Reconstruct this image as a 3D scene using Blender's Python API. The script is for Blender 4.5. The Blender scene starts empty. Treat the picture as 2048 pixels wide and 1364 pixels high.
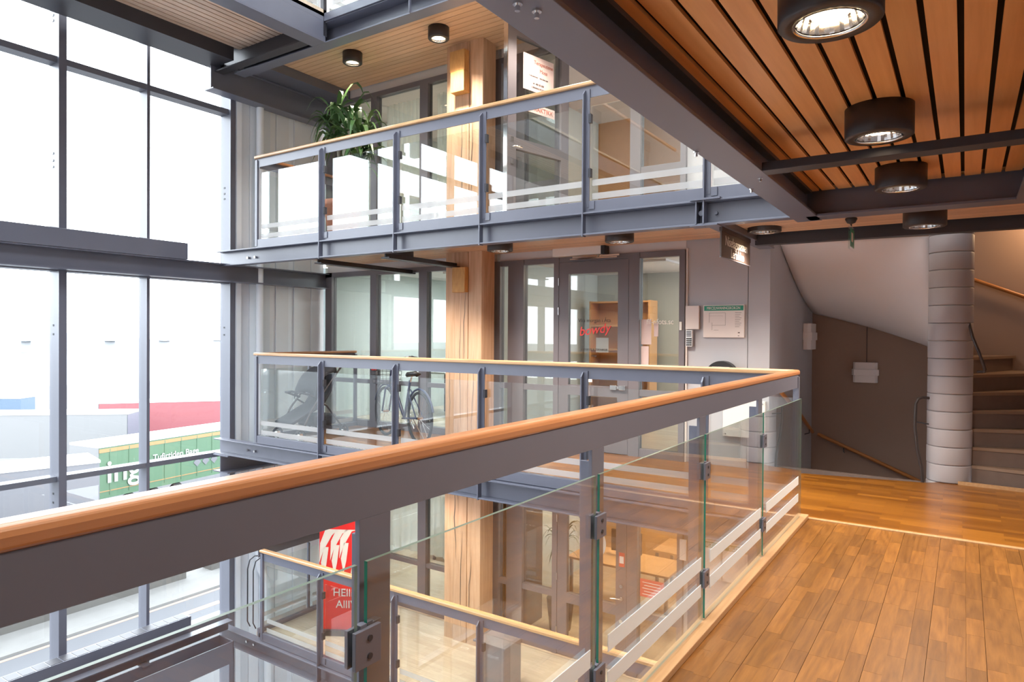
import bpy, bmesh, math, random
from mathutils import Vector, Matrix
random.seed(7)
S = bpy.context.scene
COL = S.collection
PI = math.pi
# ------------------------------------------------------------------ camera, world, exposure
cam = bpy.data.cameras.new('camera'); camo = bpy.data.objects.new('camera', cam); COL.objects.link(camo)
cam.sensor_width = 36.0; cam.lens = 1358.0/2048*36; cam.clip_start = 0.02; cam.clip_end = 2000
_y, _p, _r = (math.radians(a) for a in (33.7, -0.54, 0.37))
_f = Vector((-math.sin(_y)*math.cos(_p), math.cos(_y)*math.cos(_p), math.sin(_p)))
_x = Vector((math.cos(_y), math.sin(_y), 0)); _u = _x.cross(_f)
_x, _u = _x*math.cos(_r)+_u*math.sin(_r), -_x*math.sin(_r)+_u*math.cos(_r)
M = Matrix((_x, _u, -_f)).transposed().to_4x4(); M.translation = (0, 0, 1.36)
camo.matrix_world = M
S.camera = camo
SKY = 8.6
w = bpy.data.worlds.new('sky'); S.world = w; w.use_nodes = True
bg = w.node_tree.nodes['Background']; bg.inputs[0].default_value = (0.86, 0.93, 1.0, 1); bg.inputs[1].default_value = SKY
S.view_settings.view_transform = 'Standard'; S.view_settings.look = 'None'
S.view_settings.exposure = 0.2; S.view_settings.gamma = 1.0; S.view_settings.use_curve_mapping = False
cy = S.cycles
cy.max_bounces = 9; cy.diffuse_bounces = 4; cy.glossy_bounces = 4; cy.transmission_bounces = 6
cy.transparent_max_bounces = 40; cy.caustics_reflective = False; cy.caustics_refractive = False
cy.sample_clamp_indirect = 6.0; cy.use_denoising = True; cy.use_adaptive_sampling = True; cy.adaptive_threshold = 0.02
try: cy.denoiser = 'OPENIMAGEDENOISE'
except Exception: pass
WARM = (1.0, 0.87, 0.73)
# daylight portals in the glazed wall and the added skylight (they emit nothing, only guide sampling)
for (mat_, sx_, sy_) in ((Matrix(((0, 0, -1, -8.62), (0, 1, 0, 2.0), (1, 0, 0, -0.6), (0, 0, 0, 1))), 15.8, 7.6),
                        (Matrix(((1, 0, 0, -3.6), (0, 1, 0, -0.4), (0, 0, 1, 7.75), (0, 0, 0, 1))), 5.2, 11.5)):
    l = bpy.data.lights.new('daylight_portal', 'AREA'); l.shape = 'RECTANGLE'; l.size = sx_; l.size_y = sy_
    l.cycles.is_portal = True
    o = bpy.data.objects.new('daylight_portal', l); COL.objects.link(o); o.matrix_world = mat_

# ------------------------------------------------------------------ materials
MATS = {}
def nt(name):
    m = bpy.data.materials.new(name); m.use_nodes = True; MATS[name] = m
    return m, m.node_tree.nodes, m.node_tree.links, m.node_tree.nodes['Principled BSDF']
def plain(name, c, rough=0.6, metal=0.0, spec=0.5, noise=0.06, nscale=6.0, bump=0.0, emit=None, coat=0):
    m, N, L, b = nt(name)
    b.inputs['Roughness'].default_value = rough; b.inputs['Metallic'].default_value = metal
    b.inputs['Specular IOR Level'].default_value = spec
    if coat: b.inputs['Coat Weight'].default_value = coat; b.inputs['Coat Roughness'].default_value = 0.15
    tc = N.new('ShaderNodeTexCoord'); nz = N.new('ShaderNodeTexNoise'); nz.inputs['Scale'].default_value = nscale; nz.inputs['Detail'].default_value = 4
    L.new(tc.outputs['Object'], nz.inputs['Vector'])
    mr = N.new('ShaderNodeMapRange'); mr.inputs['To Min'].default_value = 1-noise; mr.inputs['To Max'].default_value = 1+noise
    L.new(nz.outputs['Fac'], mr.inputs['Value'])
    mx = N.new('ShaderNodeVectorMath'); mx.operation = 'SCALE'; mx.inputs[0].default_value = c
    L.new(mr.outputs[0], mx.inputs['Scale']); L.new(mx.outputs[0], b.inputs['Base Color'])
    if bump:
        bp = N.new('ShaderNodeBump'); bp.inputs['Strength'].default_value = bump; bp.inputs['Distance'].default_value = 0.004
        L.new(nz.outputs['Fac'], bp.inputs['Height']); L.new(bp.outputs[0], b.inputs['Normal'])
    if emit:
        b.inputs['Emission Color'].default_value = (*emit[0], 1); b.inputs['Emission Strength'].default_value = emit[1]
    return m
def wood(name, c1, c2, axis='y', fine=40.0, stretch=0.06, rough=0.4, var=0.16, spec=0.5, coat=0.0, rings=0.5, bump=0.15):
    m, N, L, b = nt(name)
    b.inputs['Roughness'].default_value = rough; b.inputs['Specular IOR Level'].default_value = spec
    if coat: b.inputs['Coat Weight'].default_value = coat; b.inputs['Coat Roughness'].default_value = 0.12
    tc = N.new('ShaderNodeTexCoord'); oi = N.new('ShaderNodeObjectInfo')
    ad = N.new('ShaderNodeVectorMath'); ad.operation = 'ADD'
    sc = N.new('ShaderNodeMath'); sc.operation = 'MULTIPLY'; sc.inputs[1].default_value = 37.0
    L.new(oi.outputs['Random'], sc.inputs[0]); L.new(tc.outputs['Object'], ad.inputs[0]); L.new(sc.outputs[0], ad.inputs[1])
    mp = N.new('ShaderNodeMapping'); s = [1.0, 1.0, 1.0]; s['xyz'.index(axis)] = stretch
    mp.inputs['Scale'].default_value = s; L.new(ad.outputs[0], mp.inputs['Vector'])
    nz = N.new('ShaderNodeTexNoise'); nz.inputs['Scale'].default_value = fine*2.2; nz.inputs['Detail'].default_value = 6; nz.inputs['Roughness'].default_value = 0.6
    L.new(mp.outputs[0], nz.inputs['Vector'])
    n2 = N.new('ShaderNodeTexNoise'); n2.inputs['Scale'].default_value = fine*0.28; n2.inputs['Detail'].default_value = 1.5
    L.new(mp.outputs[0], n2.inputs['Vector'])
    k = N.new('ShaderNodeMath'); k.operation = 'MULTIPLY'; k.inputs[1].default_value = 7.0; L.new(n2.outputs['Fac'], k.inputs[0])
    fr = N.new('ShaderNodeMath'); fr.operation = 'PINGPONG'; fr.inputs[1].default_value = 0.5; L.new(k.outputs[0], fr.inputs[0])
    mm = N.new('ShaderNodeMath'); mm.operation = 'MULTIPLY_ADD'; mm.inputs[1].default_value = rings
    L.new(fr.outputs[0], mm.inputs[0]); L.new(nz.outputs['Fac'], mm.inputs[2])
    cr = N.new('ShaderNodeValToRGB'); cr.color_ramp.elements[0].position = 0.35; cr.color_ramp.elements[1].position = 0.95
    cr.color_ramp.elements[0].color = (*c1, 1); cr.color_ramp.elements[1].color = (*c2, 1)
    L.new(mm.outputs[0], cr.inputs['Fac'])
    mr = N.new('ShaderNodeMapRange'); mr.inputs['To Min'].default_value = 1-var; mr.inputs['To Max'].default_value = 1+var
    L.new(oi.outputs['Random'], mr.inputs['Value'])
    mx = N.new('ShaderNodeVectorMath'); mx.operation = 'SCALE'; L.new(cr.outputs[0], mx.inputs[0]); L.new(mr.outputs[0], mx.inputs['Scale'])
    L.new(mx.outputs[0], b.inputs['Base Color'])
    if bump:
        bp = N.new('ShaderNodeBump'); bp.inputs['Strength'].default_value = bump; bp.inputs['Distance'].default_value = 0.001
        L.new(nz.outputs['Fac'], bp.inputs['Height']); L.new(bp.outputs[0], b.inputs['Normal'])
    return m
def parquet_mat(name, c1, c2, rot90=False, rough=0.3):
    m, N, L, b = nt(name)
    b.inputs['Roughness'].default_value = rough; b.inputs['Coat Weight'].default_value = 0.08; b.inputs['Coat Roughness'].default_value = 0.2
    tc = N.new('ShaderNodeTexCoord'); mp = N.new('ShaderNodeMapping')
    if rot90: mp.inputs['Rotation'].default_value = (0, 0, PI/2)
    L.new(tc.outputs['Object'], mp.inputs['Vector'])
    br = N.new('ShaderNodeTexBrick'); br.inputs['Scale'].default_value = 1.0
    br.inputs['Brick Width'].default_value = 0.38; br.inputs['Row Height'].default_value = 0.07; br.inputs['Mortar Size'].default_value = 0.0006
    br.inputs['Color1'].default_value = (*c1, 1); br.inputs['Color2'].default_value = (*c2, 1); br.inputs['Mortar'].default_value = (c1[0]*.4, c1[1]*.35, c1[2]*.3, 1)
    br.inputs['Bias'].default_value = 0.0; br.offset = 0.37; br.offset_frequency = 2
    L.new(mp.outputs[0], br.inputs['Vector'])
    m2 = N.new('ShaderNodeMapping'); m2.inputs['Scale'].default_value = (0.08, 1, 1); L.new(mp.outputs[0], m2.inputs['Vector'])
    nz = N.new('ShaderNodeTexNoise'); nz.inputs['Scale'].default_value = 55; nz.inputs['Detail'].default_value = 5; L.new(m2.outputs[0], nz.inputs['Vector'])
    mr = N.new('ShaderNodeMapRange'); mr.inputs['To Min'].default_value = 0.78; mr.inputs['To Max'].default_value = 1.2; L.new(nz.outputs['Fac'], mr.inputs['Value'])
    mx = N.new('ShaderNodeVectorMath'); mx.operation = 'SCALE'; L.new(br.outputs['Color'], mx.inputs[0]); L.new(mr.outputs[0], mx.inputs['Scale'])
    L.new(mx.outputs[0], b.inputs['Base Color'])
    return m
def glass(name, tint=(0.97, 0.99, 0.98), ior=1.5, boost=1.0):
    m, N, L, b = nt(name); N.remove(b)
    out = N['Material Output']; tr = N.new('ShaderNodeBsdfTransparent'); tr.inputs[0].default_value = (*tint, 1)
    gl = N.new('ShaderNodeBsdfGlossy'); gl.inputs['Roughness'].default_value = 0.0; gl.inputs['Color'].default_value = (1, 1, 1, 1)
    fr = N.new('ShaderNodeFresnel'); 
    ge = N.new('ShaderNodeNewGeometry'); ir = N.new('ShaderNodeMapRange'); ir.inputs['To Min'].default_value = ior; ir.inputs['To Max'].default_value = 1/ior
    L.new(ge.outputs['Backfacing'], ir.inputs['Value']); L.new(ir.outputs[0], fr.inputs['IOR'])
    mu = N.new('ShaderNodeMath'); mu.operation = 'MULTIPLY'; mu.inputs[1].default_value = boost; mu.use_clamp = True
    mx = N.new('ShaderNodeMixShader'); L.new(fr.outputs[0], mu.inputs[0]); L.new(mu.outputs[0], mx.inputs[0]); L.new(tr.outputs[0], mx.inputs[1]); L.new(gl.outputs[0], mx.inputs[2])
    L.new(mx.outputs[0], out.inputs['Surface'])
    return m
def frost(name, c, alpha):
    m, N, L, b = nt(name); out = N['Material Output']; b.inputs['Base Color'].default_value = (*c, 1); b.inputs['Roughness'].default_value = 0.6
    tr = N.new('ShaderNodeBsdfTransparent'); mx = N.new('ShaderNodeMixShader'); mx.inputs[0].default_value = alpha
    L.new(tr.outputs[0], mx.inputs[1]); L.new(b.outputs[0], mx.inputs[2]); L.new(mx.outputs[0], out.inputs['Surface'])
    return m
plain('steel', (0.125, 0.128, 0.165), 0.36, spec=0.9, noise=0.05)
plain('steel_dark', (0.038, 0.036, 0.043), 0.45, noise=0.05)
plain('gap_shade', (0.012, 0.008, 0.007), 0.9)  # near-black colour paints the shade seen in the slat gaps
plain('frame_metal', (0.165, 0.150, 0.165), 0.4, noise=0.04)
plain('mullion_metal', (0.15, 0.155, 0.185), 0.35, noise=0.04)
plain('lamp_body', (0.040, 0.030, 0.028), 0.42, noise=0.04)
plain('chrome', (0.8, 0.78, 0.76), 0.12, metal=1.0, noise=0.02)
plain('bulb', (1, 0.9, 0.75), 0.5, emit=((1.0, 0.72, 0.42), 30.0))
plain('white_paint', (0.74, 0.70, 0.69), 0.6, noise=0.03)
plain('panel_grey', (0.74, 0.78, 0.83), 0.5, noise=0.03)
plain('panel_light', (0.88, 0.91, 0.95), 0.5, noise=0.03)
plain('panel_beige', (0.82, 0.83, 0.85), 0.55, noise=0.03)
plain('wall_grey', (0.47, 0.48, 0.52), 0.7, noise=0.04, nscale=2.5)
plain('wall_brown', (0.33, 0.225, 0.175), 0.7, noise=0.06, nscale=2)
plain('soffit_white', (0.84, 0.80, 0.79), 0.7, noise=0.03, nscale=2)
plain('drum_grey', (0.38, 0.36, 0.375), 0.55, noise=0.04, bump=0.1)
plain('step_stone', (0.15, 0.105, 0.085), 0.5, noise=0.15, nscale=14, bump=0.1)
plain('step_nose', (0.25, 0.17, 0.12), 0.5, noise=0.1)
plain('office_wall', (0.58, 0.63, 0.61), 0.7, noise=0.03)
plain('office_orange', (0.62, 0.33, 0.14), 0.5, noise=0.1)
plain('office_dark', (0.10, 0.075, 0.06), 0.5)
plain('paper', (0.82, 0.76, 0.73), 0.7, noise=0.02)
plain('sign_pink', (0.66, 0.52, 0.50), 0.7, noise=0.02)
plain('sign_green', (0.02, 0.30, 0.20), 0.5, noise=0.03)
plain('sign_olive', (0.20, 0.24, 0.10), 0.5, noise=0.03)
plain('sign_dark', (0.09, 0.06, 0.05), 0.35, noise=0.03)
plain('sign_red', (0.62, 0.10, 0.07), 0.6, noise=0.03)
plain('banner_red', (0.85, 0.02, 0.015), 0.5, noise=0.02)
plain('banner_cream', (0.88, 0.78, 0.66), 0.6, noise=0.02)
plain('bright_red', (0.85, 0.03, 0.03), 0.4)
plain('letter_white', (0.85, 0.83, 0.80), 0.6, noise=0.0)
plain('letter_dark', (0.05, 0.045, 0.045), 0.6, noise=0.0)
plain('letter_rust', (0.45, 0.16, 0.12), 0.6, noise=0.0)
plain('blue', (0.03, 0.12, 0.35), 0.4)
plain('black_fabric', (0.03, 0.03, 0.035), 0.8, noise=0.2, nscale=30)
plain('black_plastic', (0.02, 0.02, 0.022), 0.4)
plain('rubber', (0.015, 0.015, 0.015), 0.7)
plain('bike_paint', (0.02, 0.03, 0.08), 0.3)
plain('terracotta', (0.50, 0.20, 0.12), 0.75, noise=0.12)
plain('soil', (0.05, 0.03, 0.02), 0.9)
plain('leaf', (0.06, 0.13, 0.04), 0.4, noise=0.35, nscale=9)
plain('bark', (0.22, 0.19, 0.14), 0.8, noise=0.3, nscale=30, bump=0.4)
plain('curtain', (0.85, 0.85, 0.78), 0.8, noise=0.03)
plain('bin_grey', (0.22, 0.20, 0.21), 0.5)
plain('asphalt', (0.062, 0.0638, 0.0697), 0.8, noise=0.08, nscale=0.8)
plain('pavement', (0.1215, 0.1196, 0.1138), 0.85, noise=0.15, nscale=1.5)
plain('concrete_wall', (0.0615, 0.0572, 0.051), 0.85, noise=0.12, nscale=1.5)
plain('road_white', (0.2706, 0.2706, 0.2706), 0.7)
plain('road_orange', (0.2509, 0.1464, 0.0976), 0.7)
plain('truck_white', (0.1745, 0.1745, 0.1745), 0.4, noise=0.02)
plain('shore_haze', (0.2788, 0.287, 0.2952), 0.8, noise=0.02)  # distance haze is painted into this pale tone
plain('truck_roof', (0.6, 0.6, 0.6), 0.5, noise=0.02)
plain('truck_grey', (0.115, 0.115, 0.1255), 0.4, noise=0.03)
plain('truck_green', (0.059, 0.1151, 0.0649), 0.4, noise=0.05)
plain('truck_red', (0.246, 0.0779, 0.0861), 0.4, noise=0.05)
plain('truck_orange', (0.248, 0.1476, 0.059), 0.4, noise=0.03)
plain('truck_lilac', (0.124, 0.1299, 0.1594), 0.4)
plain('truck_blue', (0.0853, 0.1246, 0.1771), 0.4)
plain('truck_letter', (0.3075, 0.3198, 0.2952), 0.5, noise=0)
plain('hill_far', (0.1428, 0.1498, 0.1638), 0.9, noise=0.06, nscale=0.03)  # hill colour lightened to carry the haze
plain('water', (0.17, 0.175, 0.18), 0.9, noise=0.02, nscale=0.02)
wood('handrail_wood', (0.42, 0.17, 0.065), (0.52, 0.235, 0.10), 'y', 30, 0.05, 0.32, 0.03, coat=0.3)  # same wood as the x copy, darkened for the shaded near rail
wood('handrail_wood_x_lit', (0.52, 0.27, 0.11), (0.68, 0.41, 0.20), 'x', 30, 0.05, 0.32, 0.03, coat=0.3)  # same wood, paled for the bright far galleries
wood('stave', (0.160, 0.060, 0.010), (0.275, 0.115, 0.022), 'y', 34, 0.09, 0.36, 0.22, coat=0.08, rings=0.6)
wood('slat_pale', (0.66, 0.46, 0.34), (0.80, 0.60, 0.46), 'y', 16, 0.05, 0.38, 0.10, rings=0.4)
wood('slat_wood', (0.74, 0.32, 0.10), (0.90, 0.45, 0.155), 'y', 16, 0.05, 0.35, 0.10, rings=0.4)
wood('slat_wood_x', (0.66, 0.41, 0.24), (0.80, 0.54, 0.35), 'x', 16, 0.05, 0.38, 0.10, rings=0.4)
wood('timber', (0.52, 0.31, 0.18), (0.70, 0.47, 0.31), 'z', 14, 0.07, 0.6, 0.10, rings=0.45, bump=0.4)
wood('timber_orange', (0.55, 0.28, 0.09), (0.70, 0.40, 0.14), 'z', 30, 0.2, 0.6, 0.06)  # more orange than the column timber
wood('rail_orange', (0.38, 0.13, 0.03), (0.48, 0.20, 0.05), 'x', 30, 0.05, 0.35, 0.03)
wood('curb_wood', (0.42, 0.235, 0.11), (0.52, 0.32, 0.16), 'y', 30, 0.05, 0.4, 0.03)
parquet_mat('floor_far', (0.165, 0.055, 0.005), (0.31, 0.118, 0.013))
parquet_mat('floor_light', (0.64, 0.50, 0.36), (0.74, 0.61, 0.46))
plain('floor_gap', (0.14, 0.06, 0.02), 0.7)
m, N, L, b = nt('curtain_cloth'); out = N['Material Output']; b.inputs['Base Color'].default_value = (0.8, 0.8, 0.72, 1); b.inputs['Roughness'].default_value = 0.9
tl = N.new('ShaderNodeBsdfTranslucent'); tl.inputs[0].default_value = (0.8, 0.8, 0.72, 1); mx = N.new('ShaderNodeMixShader'); mx.inputs[0].default_value = 0.5
L.new(b.outputs[0], mx.inputs[1]); L.new(tl.outputs[0], mx.inputs[2]); L.new(mx.outputs[0], out.inputs['Surface'])
glass('glass_clear', (0.955, 0.98, 0.97), 1.52, 1.75)
glass('glass_window', (0.97, 0.98, 0.98), 1.5)
glass('glass_shop', (0.80, 0.82, 0.81), 1.6, 1.2)
glass('acrylic', (0.98, 0.98, 0.98), 1.45)
m, N, L, b = nt('glass_edge'); b.inputs['Base Color'].default_value = (0.01, 0.13, 0.075, 1); b.inputs['Roughness'].default_value = 0.15
frost('stripe', (0.62, 0.60, 0.58), 0.45)
frost('stripe_near', (0.84, 0.92, 0.96), 0.94)
m, N, L, b = nt('glass_top'); b.inputs['Base Color'].default_value = (0.16, 0.22, 0.17, 1); b.inputs['Roughness'].default_value = 0.3
frost('decal_white', (0.85, 0.83, 0.8), 0.9)

# ------------------------------------------------------------------ mesh helpers
class MB:
    def __init__(s): s.v = []; s.f = []; s.sm = []; s.mi = []
    def add(s, vs, fs, smooth=False, mi=0):
        n = len(s.v); s.v += [tuple(v) for v in vs]
        for f in fs: s.f.append([n+i for i in f]); s.sm.append(smooth); s.mi.append(mi)
        return s
    def box(s, x0, x1, y0, y1, z0, z1, mi=0, sides=None):
        x0, x1 = min(x0, x1), max(x0, x1); y0, y1 = min(y0, y1), max(y0, y1); z0, z1 = min(z0, z1), max(z0, z1)
        vs = [(x0,y0,z0),(x1,y0,z0),(x1,y1,z0),(x0,y1,z0),(x0,y0,z1),(x1,y0,z1),(x1,y1,z1),(x0,y1,z1)]
        fs = [(0,3,2,1),(4,5,6,7),(0,1,5,4),(1,2,6,5),(2,3,7,6),(3,0,4,7)]
        n = len(s.v); s.v += vs
        for k, f in enumerate(fs):
            s.f.append([n+i for i in f]); s.sm.append(False); s.mi.append(mi if sides is None else sides[k])
        return s
    def obox(s, c, d, L, W, H, mi=0):   # centre c (base centre), d=unit xy direction
        px = Vector((d[0], d[1], 0)).normalized(); py = Vector((-px.y, px.x, 0)); c = Vector(c)
        vs = [c+px*(a*L/2)+py*(b*W/2)+Vector((0,0,h)) for h in (0,H) for a,b in ((-1,-1),(1,-1),(1,1),(-1,1))]
        return s.add(vs, [(0,3,2,1),(4,5,6,7),(0,1,5,4),(1,2,6,5),(2,3,7,6),(3,0,4,7)], False, mi)
    def tube(s, pts, r, n=8, mi=0, cap=True):
        pts = [Vector(p) for p in pts]; rs = r if isinstance(r, (list, tuple)) else [r]*len(pts); vs = []; up = None
        for i, p in enumerate(pts):
            t = (pts[min(i+1, len(pts)-1)]-pts[max(i-1, 0)]).normalized()
            if up is None: up = Vector((0,0,1)) if abs(t.z) < 0.9 else Vector((1,0,0))
            a = t.cross(up).normalized(); bb = a.cross(t).normalized(); up = bb
            for k in range(n):
                q = 2*PI*k/n; vs.append(p+(a*math.cos(q)+bb*math.sin(q))*rs[i])
        fs = [(i*n+k, i*n+(k+1)%n, (i+1)*n+(k+1)%n, (i+1)*n+k) for i in range(len(pts)-1) for k in range(n)]
        s.add(vs, fs, True, mi)
        if cap:
            s.add(vs[:n], [list(range(n))[::-1]], False, mi); s.add(vs[-n:], [list(range(n))], False, mi)
        return s
    def lathe(s, prof, c=(0,0,0), n=32, mi=0, smooth=True):
        vs = [(c[0]+r*math.cos(2*PI*k/n), c[1]+r*math.sin(2*PI*k/n), c[2]+z) for r, z in prof for k in range(n)]
        fs = [(i*n+k, i*n+(k+1)%n, (i+1)*n+(k+1)%n, (i+1)*n+k) for i in range(len(prof)-1) for k in range(n)]
        return s.add(vs, fs, smooth, mi)
    def torus(s, c, R, r, ax, n=28, k=8, mi=0):   # ax: unit axis
        ax = Vector(ax).normalized(); a = ax.cross(Vector((0,0,1)) if abs(ax.z) < .9 else Vector((1,0,0))).normalized(); b2 = ax.cross(a)
        vs = []
        for i in range(n):
            q = 2*PI*i/n; d = a*math.cos(q)+b2*math.sin(q)
            for j in range(k):
                w_ = 2*PI*j/k; vs.append(Vector(c)+d*(R+r*math.cos(w_))+ax*r*math.sin(w_))
        fs = [(i*k+j, ((i+1)%n)*k+j, ((i+1)%n)*k+(j+1)%k, i*k+(j+1)%k) for i in range(n) for j in range(k)]
        return s.add(vs, fs, True, mi)
    def prism(s, poly, axis, a0, a1, mi=0):   # poly in the two other axes (cyclic order kept)
        n = len(poly)
        def P(u, v, a): return {'x': (a, u, v), 'y': (u, a, v), 'z': (u, v, a)}[axis]
        vs = [P(u, v, a0) for u, v in poly]+[P(u, v, a1) for u, v in poly]
        return s.add(vs, [tuple(range(n))[::-1], tuple(range(n, 2*n))]+[(i, (i+1)%n, n+(i+1)%n, n+i) for i in range(n)], False, mi)
    def mesh(s, name, mats, off):
        me = bpy.data.meshes.new(name)
        me.from_pydata([(v[0]-off[0], v[1]-off[1], v[2]-off[2]) for v in s.v], [], s.f)
        for m in mats: me.materials.append(MATS[m])
        me.polygons.foreach_set('use_smooth', s.sm); me.polygons.foreach_set('material_index', s.mi); me.update()
        bm = bmesh.new(); bm.from_mesh(me); bmesh.ops.recalc_face_normals(bm, faces=bm.faces); bm.to_mesh(me); bm.free()
        return me
    def build(s, name, mat, parent=None, label=None, kind=None, bevel=0, loc=None):
        mats = [mat] if isinstance(mat, str) else list(mat)
        off = ORG.get(parent.name, (0,0,0)) if parent else (loc or (0,0,0))
        o = bpy.data.objects.new(name, s.mesh(name, mats, off)); COL.objects.link(o)
        if parent: o.parent = parent
        else: o.location = off
        ORG[o.name] = off
        if label: o['label'] = label
        if kind: o['kind'] = kind
        if bevel:
            md = o.modifiers.new('bevel', 'BEVEL'); md.width = bevel; md.segments = 2; md.limit_method = 'ANGLE'
        return o
ORG = {}
def E_(name, loc, label=None, cat=None, group=None, kind=None):
    o = bpy.data.objects.new(name, None); COL.objects.link(o); o.location = loc; o.empty_display_size = 0.1
    ORG[o.name] = tuple(loc)
    return tag(o, label, cat, group, kind)
def tag(o, label=None, cat=None, group=None, kind=None):
    if label: o['label'] = label
    if cat: o['category'] = cat
    if group: o['group'] = group
    if kind: o['kind'] = kind
    return o
def B(x0, x1, y0, y1, z0, z1): return MB().box(x0, x1, y0, y1, z0, z1)
def struct(name, mb, mat, label=None, cat=None, bevel=0, parent=None):
    o = mb.build(name, mat, parent, kind=None if parent else 'structure', bevel=bevel)
    if not parent: tag(o, label, cat)
    return o
def text(body, size, loc, rot, mat, parent, name='lettering', ext=0.001, ax='CENTER', shear=0.0, sx=1.0):
    c = bpy.data.curves.new(name, 'FONT'); c.body = body; c.size = size; c.extrude = ext; c.align_x = ax; c.align_y = 'CENTER'; c.shear = shear; c.offset = 0.012*size if mat == 'truck_letter' else 0.0
    c.materials.append(MATS[mat])
    o = bpy.data.objects.new(name, c); COL.objects.link(o); off = ORG[parent.name] if parent else (0,0,0)
    o.location = [loc[i]-off[i] for i in range(3)]; o.rotation_euler = rot; o.scale = (sx, 1, 1); o.parent = parent
    return o
RX = (PI/2, 0, 0)            # text facing -y
def ibeam(mb, axis, a0, a1, p0, p1, z0, z1, t=0.014, web=0.012):
    """I section running along axis; p0..p1 flange width across, z0..z1 depth"""
    c = (p0+p1)/2
    for (u0, u1, w0, w1) in ((p0, p1, z0, z0+t), (p0, p1, z1-t, z1), (c-web/2, c+web/2, z0+t, z1-t)):
        if axis == 'y': mb.box(u0, u1, a0, a1, w0, w1)
        else: mb.box(a0, a1, u0, u1, w0, w1)
    return mb
def cbeam(mb, axis, a0, a1, face, back, z0, z1, t=0.016):
    """channel: flanges from face to back, web near the back"""
    d = t if back > face else -t
    for (u0, u1, w0, w1) in ((face, back, z0, z0+t), (face, back, z1-t, z1), (back-d, back, z0+t, z1-t)):
        if axis == 'y': mb.box(u0, u1, a0, a1, w0, w1)
        else: mb.box(a0, a1, u0, u1, w0, w1)
    return mb
H = 2.49
FL = {-1: -2.49, 0: 0.0, 1: 2.49, 2: 4.98}
CEIL = {-1: -0.11, 0: 2.38, 1: 4.97}      # board undersides
# ------------------------------------------------------------------ STRUCTURE
XW = -8.32   # inner face of window posts
# floors (slabs start under the finish)
fl = E_('floor', (0, 0, 0), kind='structure')
def fslab(mb, mat, name, label=None): o = mb.build(name, mat, fl); return o
# near gallery, level 0
fslab(B(-1.03, 1.6, -6, 5.43, -0.10, -0.012), 'floor_gap', 'screed')
rows = [(-0.968+0.0705*i) for i in range(37)]
LENS = (0.22, 0.30, 0.38, 0.47); stm = {}
for Ln in LENS:
    stm[Ln] = B(0, 0.0697, 0, Ln-0.0008, -0.012, 0.0).mesh('stave', ['stave'], (0,0,0))
cnt = 0; rest = MB()
for i, x in enumerate(rows):
    gapx = x + (0.001 if i % 3 == 0 else 0)
    y = -6.0; rnd = random.Random(i*13+5); y += rnd.random()*0.3
    while y < 5.42:
        Ln = rnd.choice(LENS); y1 = min(y+Ln, 5.428)
        vis = (x < 0.62 and y1 > 1.75+max(0, x)*0.5)
        if vis and cnt < 300:
            if y1-y >= Ln-1e-6:
                o = bpy.data.objects.new('stave', stm[Ln]); COL.objects.link(o); o.parent = fl; o.location = (gapx, y, 0)
            else:
                o = B(0, 0.0697, 0, y1-y-0.0008, -0.012, 0.0).build('stave', 'stave', None, loc=None); o.parent = fl; o.location = (gapx, y, 0)
            cnt += 1
        else:
            rest.box(gapx, gapx+0.0697, y, y1-0.0008, -0.012, 0.0)
        y = y1
o = rest.build('distant_staves', 'floor_far', fl); o['kind'] = 'stuff'
B(-1.03, 1.6, 5.43, 5.475, -0.05, 0.006).build('threshold_strip', 'curb_wood', fl, bevel=0.003)
# cross gallery floors
fslab(MB().prism([(-1.03, 5.475), (1.6, 5.475), (1.6, 7.44), (-0.10, 7.60), (-0.3, 7.42), (-1.64, 7.15), (-1.03, 7.15)][:5]+[(-0.30, 7.42), (-1.64, 7.15), (-1.64, 5.475)], 'z', -0.10, 0.0), 'floor_far', 'gallery_boards')
fslab(B(-7.55, -1.64, 5.435, 7.15, -0.10, 0.0), 'floor_far', 'gallery_boards')
fslab(B(-7.55, 1.6, 5.435, 7.15, -2.59, -2.49), 'floor_light', 'gallery_boards')
fslab(B(-7.55, 1.6, 5.435, 7.15, 2.40, 2.49), 'floor_light', 'gallery_boards')
fslab(B(-1.03, 1.6, -6, 5.40, -2.59, -2.49), 'floor_light', 'gallery_boards')
fslab(B(-1.03, 1.6, -6, 5.40, 2.42, 2.49), 'floor_light', 'gallery_boards')
fslab(B(-8.2, 1.6, 5.55, 7.15, 5.02, 5.10), 'floor_light', 'gallery_boards')
fslab(B(-7.95, -6.2, -6, 5.37, 5.02, 5.10), 'floor_light', 'gallery_boards')
fslab(B(-9.0, 1.6, -6, 7.15, -8.6, -8.5), 'panel_grey', 'ground_floor')
# edges of the slabs (dark underside panels over the boards)
struct('trim_1', B(-1.03, -0.955, -6, 5.44, 0.0, 0.032), 'curb_wood', 'light wooden kerb along the glass balustrade of the near gallery', bevel=0.004)
struct('trim_2', MB().prism([(-0.04, 7.50), (1.6, 7.36), (1.6, 7.39), (-0.04, 7.53)], 'z', 0.0, 0.03), 'curb_wood', 'wooden strip at the foot of the lowest stair step')
rf = E_('roof', (-3.6, 0, 7.5), kind='structure')
for a in ((-9, -6.2, -6.2, 11), (-6.2, -1.04, 5.3, 11), (-1.04, 2, -6.2, 11)): B(*a, 7.5, 7.7).build('deck', 'white_paint', rf)
for k in range(10): B(-6.2, -1.04, -6.2+k*1.27, -6.12+k*1.27, 7.5, 7.62).build('rafter', 'mullion_metal', rf)  # bars of a skylight added to bring more daylight inside
for k in range(9): B(-6.2, -1.04, -6.12+k*1.27, -4.93+k*1.27, 7.60, 7.606).build('added_roof_pane', 'glass_window', rf)  # glazing of the added skylight, out of view
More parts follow.
